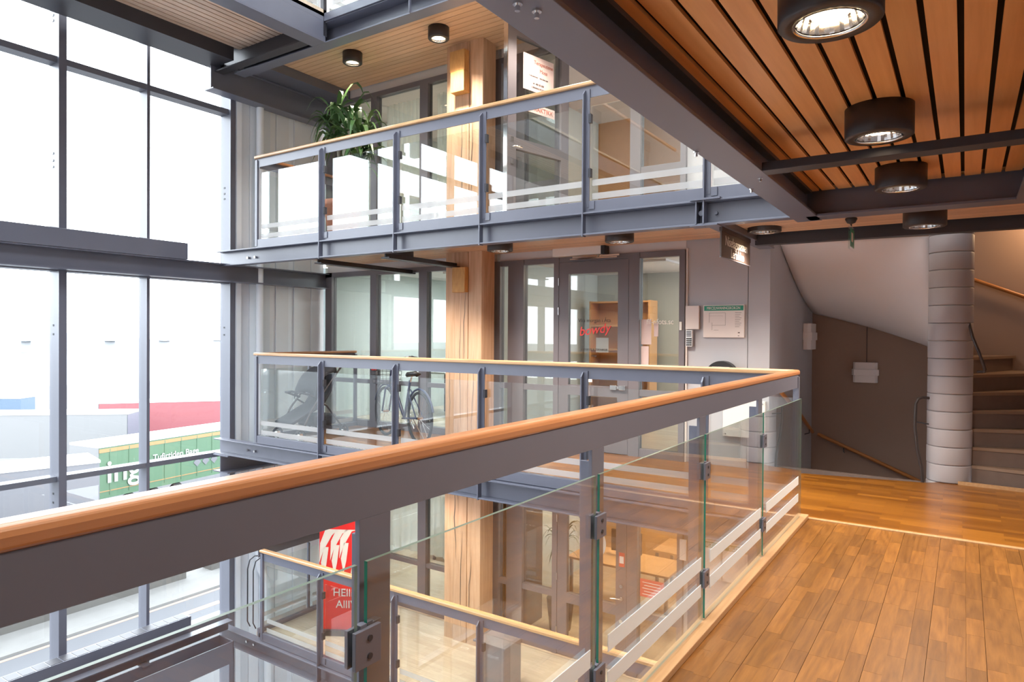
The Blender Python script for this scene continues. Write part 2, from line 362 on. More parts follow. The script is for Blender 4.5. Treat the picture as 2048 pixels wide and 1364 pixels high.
# walls
struct('wall_right', B(1.6, 1.75, -6.2, 7.3, -8.5, 7.5), 'wall_grey', 'grey wall along the right side')
wr = E_('wall_rear', (-3, -6.2, 0), kind='structure')
B(-8.6, 1.75, -6.3, -6.15, -8.5, 7.5).build('wall_panel', 'white_paint', wr)
B(-8.6, -8.45, -6.15, -1.75, -8.5, 7.5).build('wall_panel', 'white_paint', wr)
struct('wall_left_1', B(-8.6, -8.45, -6.15, -5.9, -8.5, 7.5), 'mullion_metal', 'end post of the window wall')
struct('wall_roof_side', B(-8.7, -8.4, -6.2, 5.6, 7.2, 7.5), 'mullion_metal', 'metal head over the window wall')
# grey pier wall between shop front and stair on every level, plus stair enclosure
for z0, z1 in ((-8.5, -2.6), (-2.49, -0.10), (0, 2.38), (2.49, 4.97), (5.1, 7.5)):
    pass
wg = E_('wall_back', (0, 7.15, 0), kind='structure')
B(-2.51, -1.86, 7.15, 7.30, -2.49, 7.5).build('wall_panel', 'wall_grey', wg)
B(-1.854, -1.64, 7.15, 7.30, -2.49, 7.5).build('wall_panel', 'wall_grey', wg)
B(-8.32, 1.6, 7.15, 7.35, -8.5, -2.6).build('wall_panel', 'panel_grey', wg)
for z in (-2.49, 0, 2.49):   # white bulkhead strip above the shop fronts
    B(-8.19, -5.0, 7.14, 7.30, z+2.29 if z < 2 else 4.86, z+2.39 if z < 2 else 5.03).build('bulkhead', 'white_paint', wg)
    B(-4.95, -3.9, 7.14, 7.30, z+2.285 if z < 2 else 4.86, z+2.39 if z < 2 else 5.03).build('bulkhead', 'white_paint', wg)
    B(-3.898, -2.51, 7.14, 7.30, z+2.285 if z < 2 else 4.86, z+2.39 if z < 2 else 5.03).build('bulkhead', 'white_paint', wg)
B(-8.19, -2.51, 7.15, 7.30, 5.03, 7.5).build('wall_panel', 'white_paint', wg)
struct('wall_stair_left', B(-1.74, -1.64, 7.30, 9.55, -2.6, 7.5), 'wall_grey', 'grey side wall of the stairwell')
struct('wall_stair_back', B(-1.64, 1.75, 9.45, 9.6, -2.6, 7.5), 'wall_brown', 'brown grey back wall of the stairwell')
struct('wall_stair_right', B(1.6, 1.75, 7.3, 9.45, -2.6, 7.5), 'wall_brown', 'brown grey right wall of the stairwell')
# side wall beyond the window wall (metal panels and pipe)
sw = E_('wall_left', (-8.35, 6.3, 0), kind='structure')
pans = [(5.64, 5.72, 'panel_light', 0.0), (5.72, 5.86, 'panel_grey', -0.03), (5.86, 6.02, 'panel_light', -0.02), (6.02, 6.18, 'panel_grey', 0), (6.18, 6.28, 'panel_beige', -0.015),
        (6.28, 6.50, 'panel_beige', 0.0), (6.50, 6.60, 'panel_light', -0.02), (6.60, 6.91, 'panel_beige', 0.0), (6.91, 7.15, 'panel_light', 0.01)]
for a, c, mt, dx in pans:
    B(-8.45, -8.30+dx, a+0.003, c-0.003, -8.5, 7.5).build('cladding_panel', mt, sw)
B(-8.60, -8.45, 5.62, 7.15, -8.5, 7.5).build('backing', 'panel_grey', sw)
pp = MB().tube([(-8.22, 5.95, 7.3), (-8.22, 5.95, -1.75), (-8.22, 5.97, -1.95), (-8.22, 6.06, -2.15), (-8.22, 6.1, -2.35), (-8.22, 6.1, -8)], 0.05, 14).build('drain_pipe', 'panel_light', loc=(-8.22, 5.95, 0))
tag(pp, 'light grey vertical drain pipe on the side wall beside the window wall', 'pipe')

# window wall
XG = -8.47
posts_y = [(-5.76, -5.68), (-4.70, -4.66), (-3.70, -3.62), (-2.63, -2.59), (-1.62, -1.54), (-0.60, -0.56), (0.40, 0.48), (1.415, 1.455), (2.42, 2.50)]
majors = [-5.72, -3.66, -1.58, 0.44, 3.50-1.04]
ymul = []   # (y0,y1,depth)
for k, yc in enumerate([-6.9+1.043*i for i in range(1, 10)] ): ymul.append((yc-0.02, yc+0.02, 0.15) if k % 2 else (yc-0.035, yc+0.035, 0.15))
ymul = [(3.50-1.043*k-(0.04 if k % 2 == 0 else 0.02), 3.50-1.043*k+(0.04 if k % 2 == 0 else 0.02), k % 2) for k in range(5, -1, -1)] + [(4.45, 4.487, 1), (5.559, 5.635, 0)]
trz = [(-8.5, -8.4), (-6.9, -6.82), (-4.9, -4.82), (-2.56, -2.48), (-0.31, -0.25), (2.03, 2.25), (4.33, 4.40), (6.4, 6.48), (7.15, 7.25)]
wi = 0
fr = E_('window_1', (XG, 0, 0), kind='structure')
for (a, c, minor) in ymul:
    xi = XW-0.0 if not minor else XW-0.04
    ml_ = B(-8.545, xi-0.012, a, c, -8.5, 7.3).build('mullion', 'mullion_metal', fr)
    B(xi-0.012, xi, a, c, -8.5, 7.3).build('shade_cap', 'steel', ml_)  # added darker cap, shade of the room side put into its colour
    if not minor:
        for zz in (4.89, 4.80, 3.35, 3.20, 1.43, 1.30, -0.48, -0.60):
            pass
for (z0, z1) in trz:
    for (a, c) in zip(ymul[:-1], ymul[1:]):
        B(-8.54, XW-0.05 if z1-z0 < .2 else XW-0.02, a[1], c[0], z0, z1).build('transom', 'mullion_metal', fr)
for (a, c) in zip(ymul[:-1], ymul[1:]):
    for (q, t) in zip(trz[:-1], trz[1:]):
        MB().add([(-8.50, a[1], q[1]), (-8.50, c[0], q[1]), (-8.50, c[0], t[0]), (-8.50, a[1], t[0])], [(0, 1, 2, 3)]).build('pane', 'glass_window', fr)
sl = MB()
for (a, c, minor) in ymul[-4:]:
    if minor: continue
    for zz in (4.86, 4.80, 3.33, 3.25, 3.18, 1.42, 1.32, -0.46, -0.56): sl.box(XW-0.15, XW-0.12, a-0.004, a+0.001, zz, zz+0.022)
sl.build('drain_slots', 'black_plastic', fr)

# ------------------------------------------------------------------ BEAMS
def beam(mb, label, mat='steel', loc=(0,0,0), bevel=0.0):
    o = mb.build('steel_beam', mat, loc=loc, bevel=bevel); return tag(o, label, 'beam')
for lv, z, x0 in ((-1, -2.49, -8.3), (0, 0.0, -8.34), (1, 2.49, -8.3)):
    e = E_('steel_beam', (-4.7, 5.45, z-0.15), ['', 'grey steel edge beam under the middle cross gallery', 'grey steel edge beam under the upper cross gallery, its left end at the window post', 'grey steel edge beam under the lowest cross gallery'][lv] if lv >= 0 else 'grey steel edge beam under the lowest cross gallery', 'beam')
    if lv == 0: e['label'] = 'grey steel edge beam under the middle cross gallery behind the near handrail'
    cbeam(MB(), 'x', x0, 1.55, 5.33, 5.44, z-0.25, z-0.05, 0.014).build('channel', 'steel', e, bevel=0.002)
    B(-7.5, 1.5, 5.43, 5.50, z-0.05, z-0.0005).build('packing', 'steel_dark', e)
    bl = MB()
    for px in (-7.62, -7.47):
        bl.tube([(px-0.1, 5.425, z-0.16), (px-0.1, 5.40, z-0.16)], 0.016, 6)
    bl.build('bolt', 'chrome', e)
    if lv == 1:   # splice near the right end
        sp = MB(); sp.box(-1.80, -1.79, 5.32, 5.42, z-0.24, z-0.05); sp.box(-1.74, -1.73, 5.32, 5.42, z-0.24, z-0.05)
        sp.box(-1.84, -1.60, 5.30, 5.42, z-0.055, z-0.04); sp.box(-1.84, -1.62, 5.31, 5.44, z-0.258, z-0.248)
        sp.tube([(-1.66, 5.43, z-0.15), (-1.66, 5.40, z-0.15)], 0.015, 6); sp.tube([(-1.765, 5.43, z-0.15), (-1.765, 5.36, z-0.15)], 0.022, 8)
        sp.build('splice_plate', 'steel', e)
# near gallery ceiling frame (level +1 edge beams)
nb = E_('steel_beam', (-0.95, 2.5, 2.3), 'grey steel edge beam running overhead along the near gallery toward the cross gallery', 'beam')
MB().box(-1.036, -0.868, -6, 5.33, 2.20, 2.216).box(-0.96, -0.944, -6, 5.33, 2.216, 2.40).box(-1.036, -0.868, -6, 5.33, 2.40, 2.416).build('channel', 'steel', nb, bevel=0.002)
MB().box(-0.944, -0.90, -6, 5.12, 2.36, 2.40).build('angle', 'steel_dark', nb)
bt = MB()
for (bx, by) in ((-0.93, 1.50), (-0.95, 1.44), (-0.91, 3.72), (-1.03, 3.05), (-1.02, 3.98)):
    bt.tube([(bx, by, 2.20), (bx, by, 2.178)], 0.007, 8); bt.tube([(bx, by, 2.20), (bx, by, 2.194)], 0.013, 12)
bt.build('bolt', 'chrome', nb)
beam(cbeam(MB(), 'y', -6, 5.12, 0.25, 0.42, 2.20, 2.416), 'grey steel beam overhead at the far right of the near ceiling', bevel=0.002)
beam(MB().box(-0.944, 0.42, 5.12, 5.30, 2.20, 2.216).box(-0.944, 0.42, 5.20, 5.214, 2.216, 2.40), 'grey steel cross beam closing the near ceiling in front of the stairs', bevel=0.002)
beam(MB().box(-0.868, 0.25, 3.58, 3.69, 2.20, 2.243), 'dark steel cross bar hanging below the near slatted ceiling', 'steel_dark', bevel=0.002)
beam(MB().box(-1.62, 1.6, 6.46, 6.56, 2.20, 2.215).box(-1.62, 1.6, 6.46, 6.475, 2.215, 2.31).box(-1.62, 1.6, 6.475, 6.56, 2.30, 2.48), 'dark steel cross beam at the head of the stairwell opening', 'steel_dark')
beam(MB().box(-1.74, -1.60, 5.44, 7.13, 2.24, 2.255).box(-1.62, -1.605, 5.44, 7.13, 2.255, 2.37), 'grey steel beam running from the upper cross gallery to the corner of the grey wall')
for x, lb in ((-6.45, 'dark steel bracket arm under the upper gallery left of the timber column'), (-5.35, 'dark steel bracket arm under the upper gallery meeting the timber column')):
    bb = MB().box(x-0.02, x+0.10, 5.44, 7.1 if x < -6 else 6.70, 2.19, 2.205).box(x+0.03, x+0.045, 5.44, 7.1 if x < -6 else 6.70, 2.205, 2.25)
    beam(bb, lb, 'steel_dark')
# window-side beams
beam(ibeam(MB(), 'y', -6, 7.14, -8.30, -8.10, 2.04, 2.27), 'grey steel beam along the window wall at the height of the upper gallery')
def convector(z0, z1, y1, label):
    e = E_('convector', (-8.15, 2, z0), label, 'radiator', 'convector heaters along the windows')
    B(-8.27, -8.09, -3.0, y1, z0, z1).build('casing', 'steel', e, bevel=0.003)
    g = MB(); y = y1-0.02
    while y > 0.5:
        g.box(-8.255, -8.105, y-0.125, y-0.008, z1, z1+0.003); y -= 0.13
    g.build('grille', 'steel_dark', e); return e
convector(2.272, 2.475, 4.82, 'long dark grey convector heater on the beam across the upper windows')
convector(-2.49, -2.22, 4.87, 'long dark grey convector heater with gridded top at the foot of the lower windows')
bb = MB().box(-8.02, -7.90, -6, 5.33, -2.40, -2.388).box(-8.02, -8.0, -6, 5.33, -2.53, -2.40)
beam(bb, 'thin grey steel rail beside the lower convector heater')
e = E_('steel_beam', (-7.75, 0, -2.6), 'dark steel H beam laid open side up beside the lower convector', 'beam')
MB().box(-7.90, -7.885, -6, 5.14, -2.78, -2.51).box(-7.615, -7.60, -6, 5.14, -2.78, -2.51).box(-7.885, -7.615, -6, 5.14, -2.66, -2.645).box(-7.90, -7.60, 5.13, 5.14, -2.76, -2.51).build('h_section', 'steel', e, bevel=0.002)
for y in (3.0, 4.2): MB().box(-8.12, -7.87, y-0.05, y+0.05, -2.53, -2.515).tube([(-8.0, y, -2.53), (-8.0, y, -2.46)], 0.01, 6).build('bracket', 'steel', e)
beam(ibeam(MB(), 'y', 5.30, 7.14, -8.30, -7.98, -0.48, -0.25), 'short grey steel H beam stub under the left end of the middle gallery')
# level +2
e = E_('steel_beam', (-4, 5.45, 4.85), 'grey steel beam carrying the topmost gallery with the wooden ceiling beneath', 'beam')
cbeam(MB(), 'x', -7.95, 1.5, 5.36, 5.52, 4.73, 4.97, 0.014).build('channel', 'steel', e, bevel=0.002)
e = E_('steel_beam', (-6.13, 2, 4.85), 'grey steel beam running from the topmost gallery corner toward the camera side', 'beam')
MB().box(-6.42, -6.20, -6, 5.36, 4.73, 4.745).box(-6.215, -6.20, -6, 5.36, 4.745, 4.97).build('channel', 'steel', e, bevel=0.002)
beam(MB().box(-8.15, -6.42, 5.18, 5.30, 4.73, 4.745).box(-8.15, -6.42, 5.285, 5.30, 4.745, 5.0), 'dark steel cross beam at the end of the high slatted ceiling', 'steel_dark')
beam(MB().box(-8.20, -7.72, -6, 5.20, 4.80, 4.815).box(-7.735, -7.72, -6, 5.2, 4.815, 5.02), 'dark grey steel beam between the high slatted ceiling and the windows', 'steel_dark')
beam(MB().box(-8.25, -8.05, 5.13, 7.13, 4.50, 4.515).box(-8.12, -8.10, 5.13, 7.13, 4.515, 4.84).box(-8.25, -8.05, 5.13, 7.13, 4.84, 4.855).box(-8.12, -7.7, 5.36, 7.13, 4.86, 5.0), 'deep dark steel beam over the side wall at the top left of the upper gallery')
# ------------------------------------------------------------------ CEILINGS
def boards_x(z, x0, x1, y0, y1, pitch, label, gap=0.008):
    c = E_('ceiling', (x0, y0, z), kind='structure'); c['label'] = label
    n = int((y1-y0)/pitch); me = B(0, x1-x0, 0, pitch-gap, 0, 0.016).mesh('slat', ['slat_wood_x'], (0,0,0))
    for i in range(n):
        o = bpy.data.objects.new('slat', me); COL.objects.link(o); o.parent = c; o.location = (0, i*pitch, 0)
    B(x0, x1, y0, y1, z+0.03, z+0.035).build('backing', 'gap_shade', c)  # blackened sheet, paints the gaps dark
def boards_y(z, x0, x1, y0, y1, pitch, label, gap=0.019):
    c = E_('ceiling', (x0, y0, z), kind='structure'); c['label'] = label
    n = int(round((x1-x0)/pitch)); me = B(0, pitch-gap, 0, y1-y0, 0, 0.016).mesh('slat', ['slat_pale' if z > 4 else 'slat_wood'], (0,0,0))
    for i in range(n):
        o = bpy.data.objects.new('slat', me); COL.objects.link(o); o.parent = c; o.location = (i*pitch, 0, 0)
    B(x0-.03, x1, y0, y1, z+0.03, z+0.035).build('backing', 'gap_shade', c)  # blackened sheet, paints the gaps dark
boards_y(2.38, -0.944, 0.30, -6, 5.15, 0.1035, 'slatted wooden ceiling over the near gallery')
boards_y(2.40, 0.44, 1.6, -6, 5.15, 0.1035, 'slatted wooden ceiling over the right side of the near gallery')
boards_x(2.29, -1.60, 1.6, 5.46, 6.46, 0.0715, 'boarded ceiling before the stairwell')
boards_x(2.385, -7.6, -1.62, 5.45, 7.14, 0.0835, 'boarded ceiling over the middle cross gallery')
boards_x(-0.105, -7.6, 1.6, 5.45, 7.14, 0.0835, 'boarded ceiling over the lowest cross gallery')
boards_x(4.985, -7.72, 1.6, 5.53, 7.14, 0.0935, 'boarded ceiling over the upper cross gallery')
boards_y(4.965, -7.735, -6.44, -6, 5.285, 0.0925, 'high slatted ceiling beside the windows')
boards_y(-0.115, -0.94, 1.6, -6, 5.40, 0.1035, 'slatted ceiling over the lower near gallery')

# ------------------------------------------------------------------ LAMPS
def lamp(x, y, zc, label, power, lit=1.0, R=0.138, Hh=0.135, group='ceiling can lights'):
    e = E_('ceiling_lamp', (x, y, zc), label, 'lamp', group)
    z0 = zc-Hh
    MB().lathe([(0.0, zc), (R, zc), (R, z0+0.006), (R-0.006, z0), (R*0.70, z0), (R*0.66, z0+0.01)], (x, y, 0), 48).build('housing', 'lamp_body', e)
    MB().lathe([(R*0.71, z0-0.001), (R*0.655, z0-0.001), (R*0.655, z0+0.004)], (x, y, 0), 40).build('trim_ring', 'chrome', e)
    n = 40; rf = []
    for (r, z) in ((R*0.66, z0+0.008), (R*0.60, z0+0.04), (R*0.46, z0+0.075), (R*0.2, z0+0.095), (0.001, z0+0.1)): rf.append((r, z))
    mb = MB(); vs = []
    for (r, z) in rf:
        for k in range(n): q = 2*PI*k/n; rr = r*(1.0 if k % 2 else 0.965); vs.append((x+rr*math.cos(q), y+rr*math.sin(q), z))
    mb.add(vs, [(i*n+k, i*n+(k+1)%n, (i+1)*n+(k+1)%n, (i+1)*n+k) for i in range(len(rf)-1) for k in range(n)], False)
    mb.build('reflector', 'chrome', e)
    MB().lathe([(0.001, z0+0.02), (0.05, z0+0.026), (0.068, z0+0.045), (0.055, z0+0.075), (0.018, z0+0.093)], (x, y, 0), 20).build('bulb', 'bulb' if lit >= 1 else 'bulb_dim', e)
    if power:
        l = bpy.data.lights.new('lamp_light', 'SPOT'); l.energy = power; l.color = WARM; l.spot_size = math.radians(125); l.spot_blend = 0.8; l.shadow_soft_size = 0.06
        o = bpy.data.objects.new('lamp_light', l); COL.objects.link(o); o.parent = e; o.location = (0, 0, -Hh-0.012)
    return e
plain('bulb_dim', (1, 0.9, 0.8), 0.5, emit=((1.0, 0.74, 0.5), 12.0))
G1 = 'can lights under the near slatted ceiling'; G2 = 'can lights under the middle gallery ceiling'; G3 = 'can lights under the upper gallery ceiling'
P0 = 150
lamp(-0.328, 2.10, 2.38, 'large dark cylindrical ceiling lamp glowing brightly at the top right, nearest the camera', P0*0.7, 1, group=G1)
lamp(-0.328, 3.42, 2.38, 'dark cylindrical ceiling lamp just in front of the dark cross bar, second from the camera', P0*0.7, 0.5, group=G1)
lamp(-0.330, 4.68, 2.38, 'dark cylindrical ceiling lamp between the cross bar and the cross beam, third from the camera', P0*0.8, 1, group=G1)
lamp(-0.34, 0.75, 2.38, 'dark cylindrical ceiling lamp above the camera', P0*0.22, 1, group=G1)
lamp(-0.34, -0.7, 2.38, 'dark cylindrical ceiling lamp behind the camera', P0*0.15, 1, group=G1)
lamp(-0.25, 5.72, 2.29, 'dark cylindrical ceiling lamp in front of the stairwell near the grey column', P0*1.2, 0.5, group=G2)
lamp(-1.44, 6.05, 2.385, 'dark cylindrical ceiling lamp right of the hanging dark sign', P0*0.8, 1, group=G2)
lamp(-2.76, 5.98, 2.385, 'dark cylindrical ceiling lamp above the right end of the white door closer', P0*1.2, 1, group=G2)
lamp(-4.15, 5.98, 2.385, 'dark cylindrical ceiling lamp just right of the timber column, middle gallery', P0*1.3, 1, group=G2)
lamp(-5.52, 5.93, 2.385, 'dark cylindrical ceiling lamp left of the timber column, middle gallery', P0*0.8, 0.5, group=G2)
lamp(-5.22, 6.22, 4.985, 'glowing dark cylindrical ceiling lamp beside the timber column, upper gallery', P0*1.3, 1, R=0.125, group=G3)
lamp(-6.62, 6.17, 4.985, 'dark cylindrical ceiling lamp above the potted plant, upper gallery', P0*0.5, 0.5, R=0.125, group=G3)
lamp(-3.7, 6.2, 4.985, 'dark cylindrical ceiling lamp above the upper gallery glass door', P0, 1, R=0.125, group=G3)
lamp(-2.4, 6.2, 4.985, 'dark cylindrical ceiling lamp at the right of the upper gallery', P0, 1, R=0.125, group=G3)
for i, x in enumerate((-1.49, -2.76, -4.15, -5.52)):
    lamp(x, 6.0, -0.105, ['dark ceiling lamp of the lowest gallery, nearest the stairs', 'dark ceiling lamp of the lowest gallery, in front of its glass door', 'dark ceiling lamp of the lowest gallery, right of the timber column', 'dark ceiling lamp of the lowest gallery, left of the timber column'][i], P0*0.75, 1, group='can lights under the lowest gallery ceiling')

# ------------------------------------------------------------------ RAILINGS
def railing_x(z, x0, x1, posts, label, stripes=True):
    e = E_('glass_railing', ((x0+x1)/2, 5.38, z), label, 'railing')
    MB().prism([(5.355, z+1.082), (5.362, z+1.075), (5.418, z+1.075), (5.425, z+1.082), (5.425, z+1.102), (5.415, z+1.112), (5.365, z+1.112), (5.355, z+1.102)], 'x', x0-0.03, x1).build('handrail', 'handrail_wood_x_lit', e)
    B(x0, x1, 5.385, 5.397, z+0.970, z+1.076).build('rail_plate', 'steel', e)
    B(x0, x1, 5.375, 5.43, z-0.045, z+0.055).build('bottom_rail', 'steel', e, bevel=0.002)
    B(x0-0.03, x0+0.012, 5.37, 5.40, z-0.03, z+1.06).build('end_post', 'steel', e)
    for px in posts:
        p = MB()
        p.add([(px-0.004, 5.325, z-0.26), (px-0.004, 5.385, z-0.26), (px-0.004, 5.385, z+1.03), (px-0.004, 5.36, z+1.03), (px-0.004, 5.325, z+0.99),
               (px+0.008, 5.325, z-0.26), (px+0.008, 5.385, z-0.26), (px+0.008, 5.385, z+1.03), (px+0.008, 5.36, z+1.03), (px+0.008, 5.325, z+0.99)],
              [(0, 4, 3, 2, 1), (5, 6, 7, 8, 9), (0, 1, 6, 5), (1, 2, 7, 6), (2, 3, 8, 7), (3, 4, 9, 8), (4, 0, 5, 9)])
        p.box(px-0.012, px+0.045, 5.372, 5.385, z+0.0, z+1.04)
        po = p.build('post', 'steel', e)
        for cz in (0.30, 0.78): B(px+0.04, px+0.062, 5.36, 5.40, z+cz-0.04, z+cz+0.04).build('clamp', 'steel_dark', po)
        B(px+0.05, px+0.10, 5.365, 5.375, z-0.02, z+0.05).build('foot_bracket', 'steel', po)
    xs = [x0]+[p for p in posts]+[x1]
    for a, b2 in zip(xs[:-1], xs[1:]):
        if b2-a < 0.3: continue
        g = B(a+0.045, b2-0.012, 5.405, 5.417, z+0.06, z+0.90).build('glass_panel', ['glass_clear'], e)
        if stripes:
            for s0, s1 in ((0.07, 0.125), (0.19, 0.245)):
                st = B(a+0.06, b2-0.03, 5.402, 5.4045, z+s0, z+s1).build('frosted_stripe', 'stripe', g)
    return e
PX = [-6.27, -5.09, -3.95, -2.82, -1.74]
railing_x(0.0, -7.49, -1.06, PX, 'glass railing with wooden handrail in front of the bicycle, middle cross gallery')
railing_x(2.49, -7.49, 1.5, PX+[-0.62, 0.5], 'glass railing with wooden handrail along the upper cross gallery before the potted plant')
railing_x(-2.49, -7.36, 1.5, PX+[-0.62, 0.5], 'glass railing with wooden handrail along the lowest cross gallery before the red banner')
def railing_ret(z, label):
    e = E_('glass_railing', (-7.5, 6.2, z), label, 'railing', 'short side railings at the left end of each cross gallery')
    B(-7.55, -7.47, 5.43, 7.08, z+1.075, z+1.11).build('handrail', 'handrail_wood', e, bevel=0.01)
    B(-7.52, -7.508, 5.43, 7.08, z+0.970, z+1.075).build('rail_plate', 'steel', e)
    B(-7.53, -7.48, 5.43, 7.14, z-0.05, z+0.055).build('bottom_rail', 'steel', e)
    B(-7.53, -7.49, 7.06, 7.10, z, z+1.06).build('post', 'steel', e)
    B(-7.53, -7.50, 6.22, 6.25, z, z+0.96).build('post', 'steel', e)
    for a, b2 in ((5.46, 6.20), (6.27, 7.04)):
        g = B(-7.512, -7.50, a, b2, z+0.06, z+0.90).build('glass_panel', 'glass_clear', e)
        for s0, s1 in ((0.07, 0.125), (0.19, 0.245)): B(-7.4995, -7.497, a+0.02, b2-0.02, z+s0, z+s1).build('frosted_stripe', 'stripe', g)
railing_ret(0.0, 'short side railing behind the stroller at the left end of the middle gallery')
railing_ret(2.49, 'short side railing left of the potted plant on the upper gallery')
railing_ret(-2.49, 'short side railing left of the red banner on the lowest gallery')
# top gallery corner railing
e = E_('glass_railing', (-6.2, 5.38, 5.0), 'glass railing corner of the topmost gallery at the top edge', 'railing')
B(-6.25, -6.20, 5.33, 5.38, 4.80, 6.1).build('corner_post', 'steel_dark', e)
B(-6.2, 1.5, 5.34, 5.40, 4.97, 5.06).build('bottom_rail', 'steel', e); B(-6.25, -6.20, -6, 5.33, 4.97, 5.06).build('bottom_rail', 'steel', e)
B(-6.2, 1.5, 5.35, 5.41, 6.08, 6.13).build('handrail', 'handrail_wood_x_lit', e); B(-6.25, -6.19, -6, 5.35, 6.08, 6.13).build('handrail', 'handrail_wood', e)
for a, b2 in ((-6.15, -4.9), (-4.85, -3.7)):
    g = B(a, b2, 5.36, 5.372, 5.08, 5.9).build('glass_panel', 'glass_clear', e)
    for s0 in (5.13, 5.25): B(a+.03, b2-.03, 5.357, 5.3595, s0, s0+0.05).build('frosted_stripe', 'stripe', g)
for a, b2 in ((4.1, 5.28), (2.9, 4.05)):
    g = B(-6.235, -6.223, a, b2, 5.08, 5.9).build('glass_panel', 'glass_clear', e)
    for s0 in (5.13, 5.25): B(-6.2225, -6.220, a+.03, b2-.03, s0, s0+0.05).build('frosted_stripe', 'stripe', g)
for px in (-4.88, -3.7): B(px-0.006, px+0.006, 5.33, 5.36, 4.73, 6.05).build('post', 'steel', e)
# near balustrade
e = E_('glass_railing', (-1.05, 2.5, 0), 'large foreground balustrade with wide wooden handrail, dark steel plate and glass panels', 'railing')
hp = [(-1.082, 1.080), (-1.076, 1.073), (-1.030, 1.073), (-1.025, 1.078), (-1.024, 1.094), (-1.028, 1.105), (-1.036, 1.110), (-1.072, 1.110), (-1.081, 1.104)]
hh = MB().prism([(x, z) for x, z in hp], 'y', -6, 5.43)
hh.build('handrail', 'handrail_wood', e, bevel=0.004)
MB().box(-1.044, -1.030, -6, 5.39, 0.977, 1.074).build('rail_plate', 'steel', e, bevel=0.001)
near_posts = [-2.6, -1.4, -0.2, 1.03, 2.075, 3.18, 4.27]
for py in near_posts:
    p = MB().box(-1.044, -1.030, py-0.045, py+0.045, -0.22, 0.977).box(-1.095, -1.044, py-0.006, py+0.006, -0.26, 0.93)
    po = p.build('post', 'steel', e, bevel=0.001)
    for cz in (0.735, 0.235):
        c = MB().box(-0.992, -0.982, py-0.100, py-0.030, cz-0.038, cz+0.038).box(-1.014, -1.005, py-0.100, py-0.030, cz-0.038, cz+0.038).box(-1.006, -0.990, py-0.080, py-0.062, cz-0.032, cz+0.045).box(-1.03, -1.012, py-0.045, py+0.0, cz-0.03, cz+0.03).build('clamp', 'steel', po, bevel=0.001)
        s_ = MB()
        for dz in (-0.018, 0.018):
            s_.tube([(-0.9822, py-0.062, cz+dz), (-0.9797, py-0.062, cz+dz)], 0.0065, 12)
        s_.build('screws', 'steel_dark', c, kind='stuff')
B(-1.062, -1.02, 5.37, 5.40, -0.05, 1.06).build('corner_post', 'steel', e, bevel=0.002)
B(-1.062, -1.01, -6, 5.40, -0.25, -0.02).build('edge_plate', 'steel', e)
gp = near_posts+[5.36]
for a, b2 in zip(gp[:-1], gp[1:]):
    # faces: bottom, top, -y, +x, +y, -x
    g = MB().box(-1.003, -0.994, a-0.058, b2-(0.085 if b2 < 5.3 else 0.02), 0.045, 0.902, sides=[2, 2, 1, 0, 2, 0]).build('glass_panel', ['glass_clear', 'glass_edge', 'glass_top'], e)
    for s0, s1 in ((0.165, 0.222), (0.288, 0.347)): B(-0.9935, -0.992, a+0.01, b2-0.12, s0, s1).build('frosted_stripe', 'stripe_near', g)

# ------------------------------------------------------------------ TIMBER COLUMN
tc_ = E_('timber_column', (-5.2, 6.85, 0), 'tall weathered timber column of joined beams rising through all three galleries', 'column')
for (a, b2, y0) in ((-5.49, -5.345, 6.71), (-5.340, -5.13, 6.70), (-5.125, -4.923, 6.705)):
    B(a, b2, y0, 6.98, -8.4, 7.3).build('timber', 'timber', tc_, bevel=0.006)
for (x0, x1, y0, z0, z1) in ((-5.36, -5.13, 6.60, 4.60, 4.86), (-5.33, -5.12, 6.58, 4.34, 4.595), (-5.32, -5.12, 6.62, 1.88, 2.19), (-5.42, -5.10, 6.62, -0.42, -0.26)):
    B(x0, x1, y0, 6.70, z0, z1).build('cleat', 'timber_orange', tc_, bevel=0.005)
ck = MB(); rnd = random.Random(3)
for (cx, z0, z1, w_) in ((-5.26, -0.9, 0.3, 0.004), (-5.23, 0.2, 1.9, 0.004), (-5.17, 0.9, 2.0, 0.005), (-5.05, 0.0, 1.2, 0.003), (-5.2, -2.4, -1.1, 0.006), (-5.08, -2.3, -1.3, 0.005), (-5.30, -1.5, -0.5, 0.007), (-5.22, 2.6, 4.3, 0.005), (-5.08, 2.7, 4.2, 0.004), (-5.42, 0.1, 1.3, 0.003)):
    n = 9; L1 = []; L2 = []
    for i in range(n+1):
        t = i/n; x = cx+rnd.uniform(-0.008, 0.008)+0.02*math.sin(t*3+cx*9); wd = w_*math.sin(PI*min(max(t, .04), .96))
        L1.append((x-wd, 6.6985, z0+(z1-z0)*t)); L2.append((x+wd, 6.6985, z0+(z1-z0)*t))
    vs = L1+L2; ck.add(vs, [(i, i+1, n+2+i, n+1+i) for i in range(n)])
ck.build('drying_crack', 'office_dark', tc_, kind='stuff')

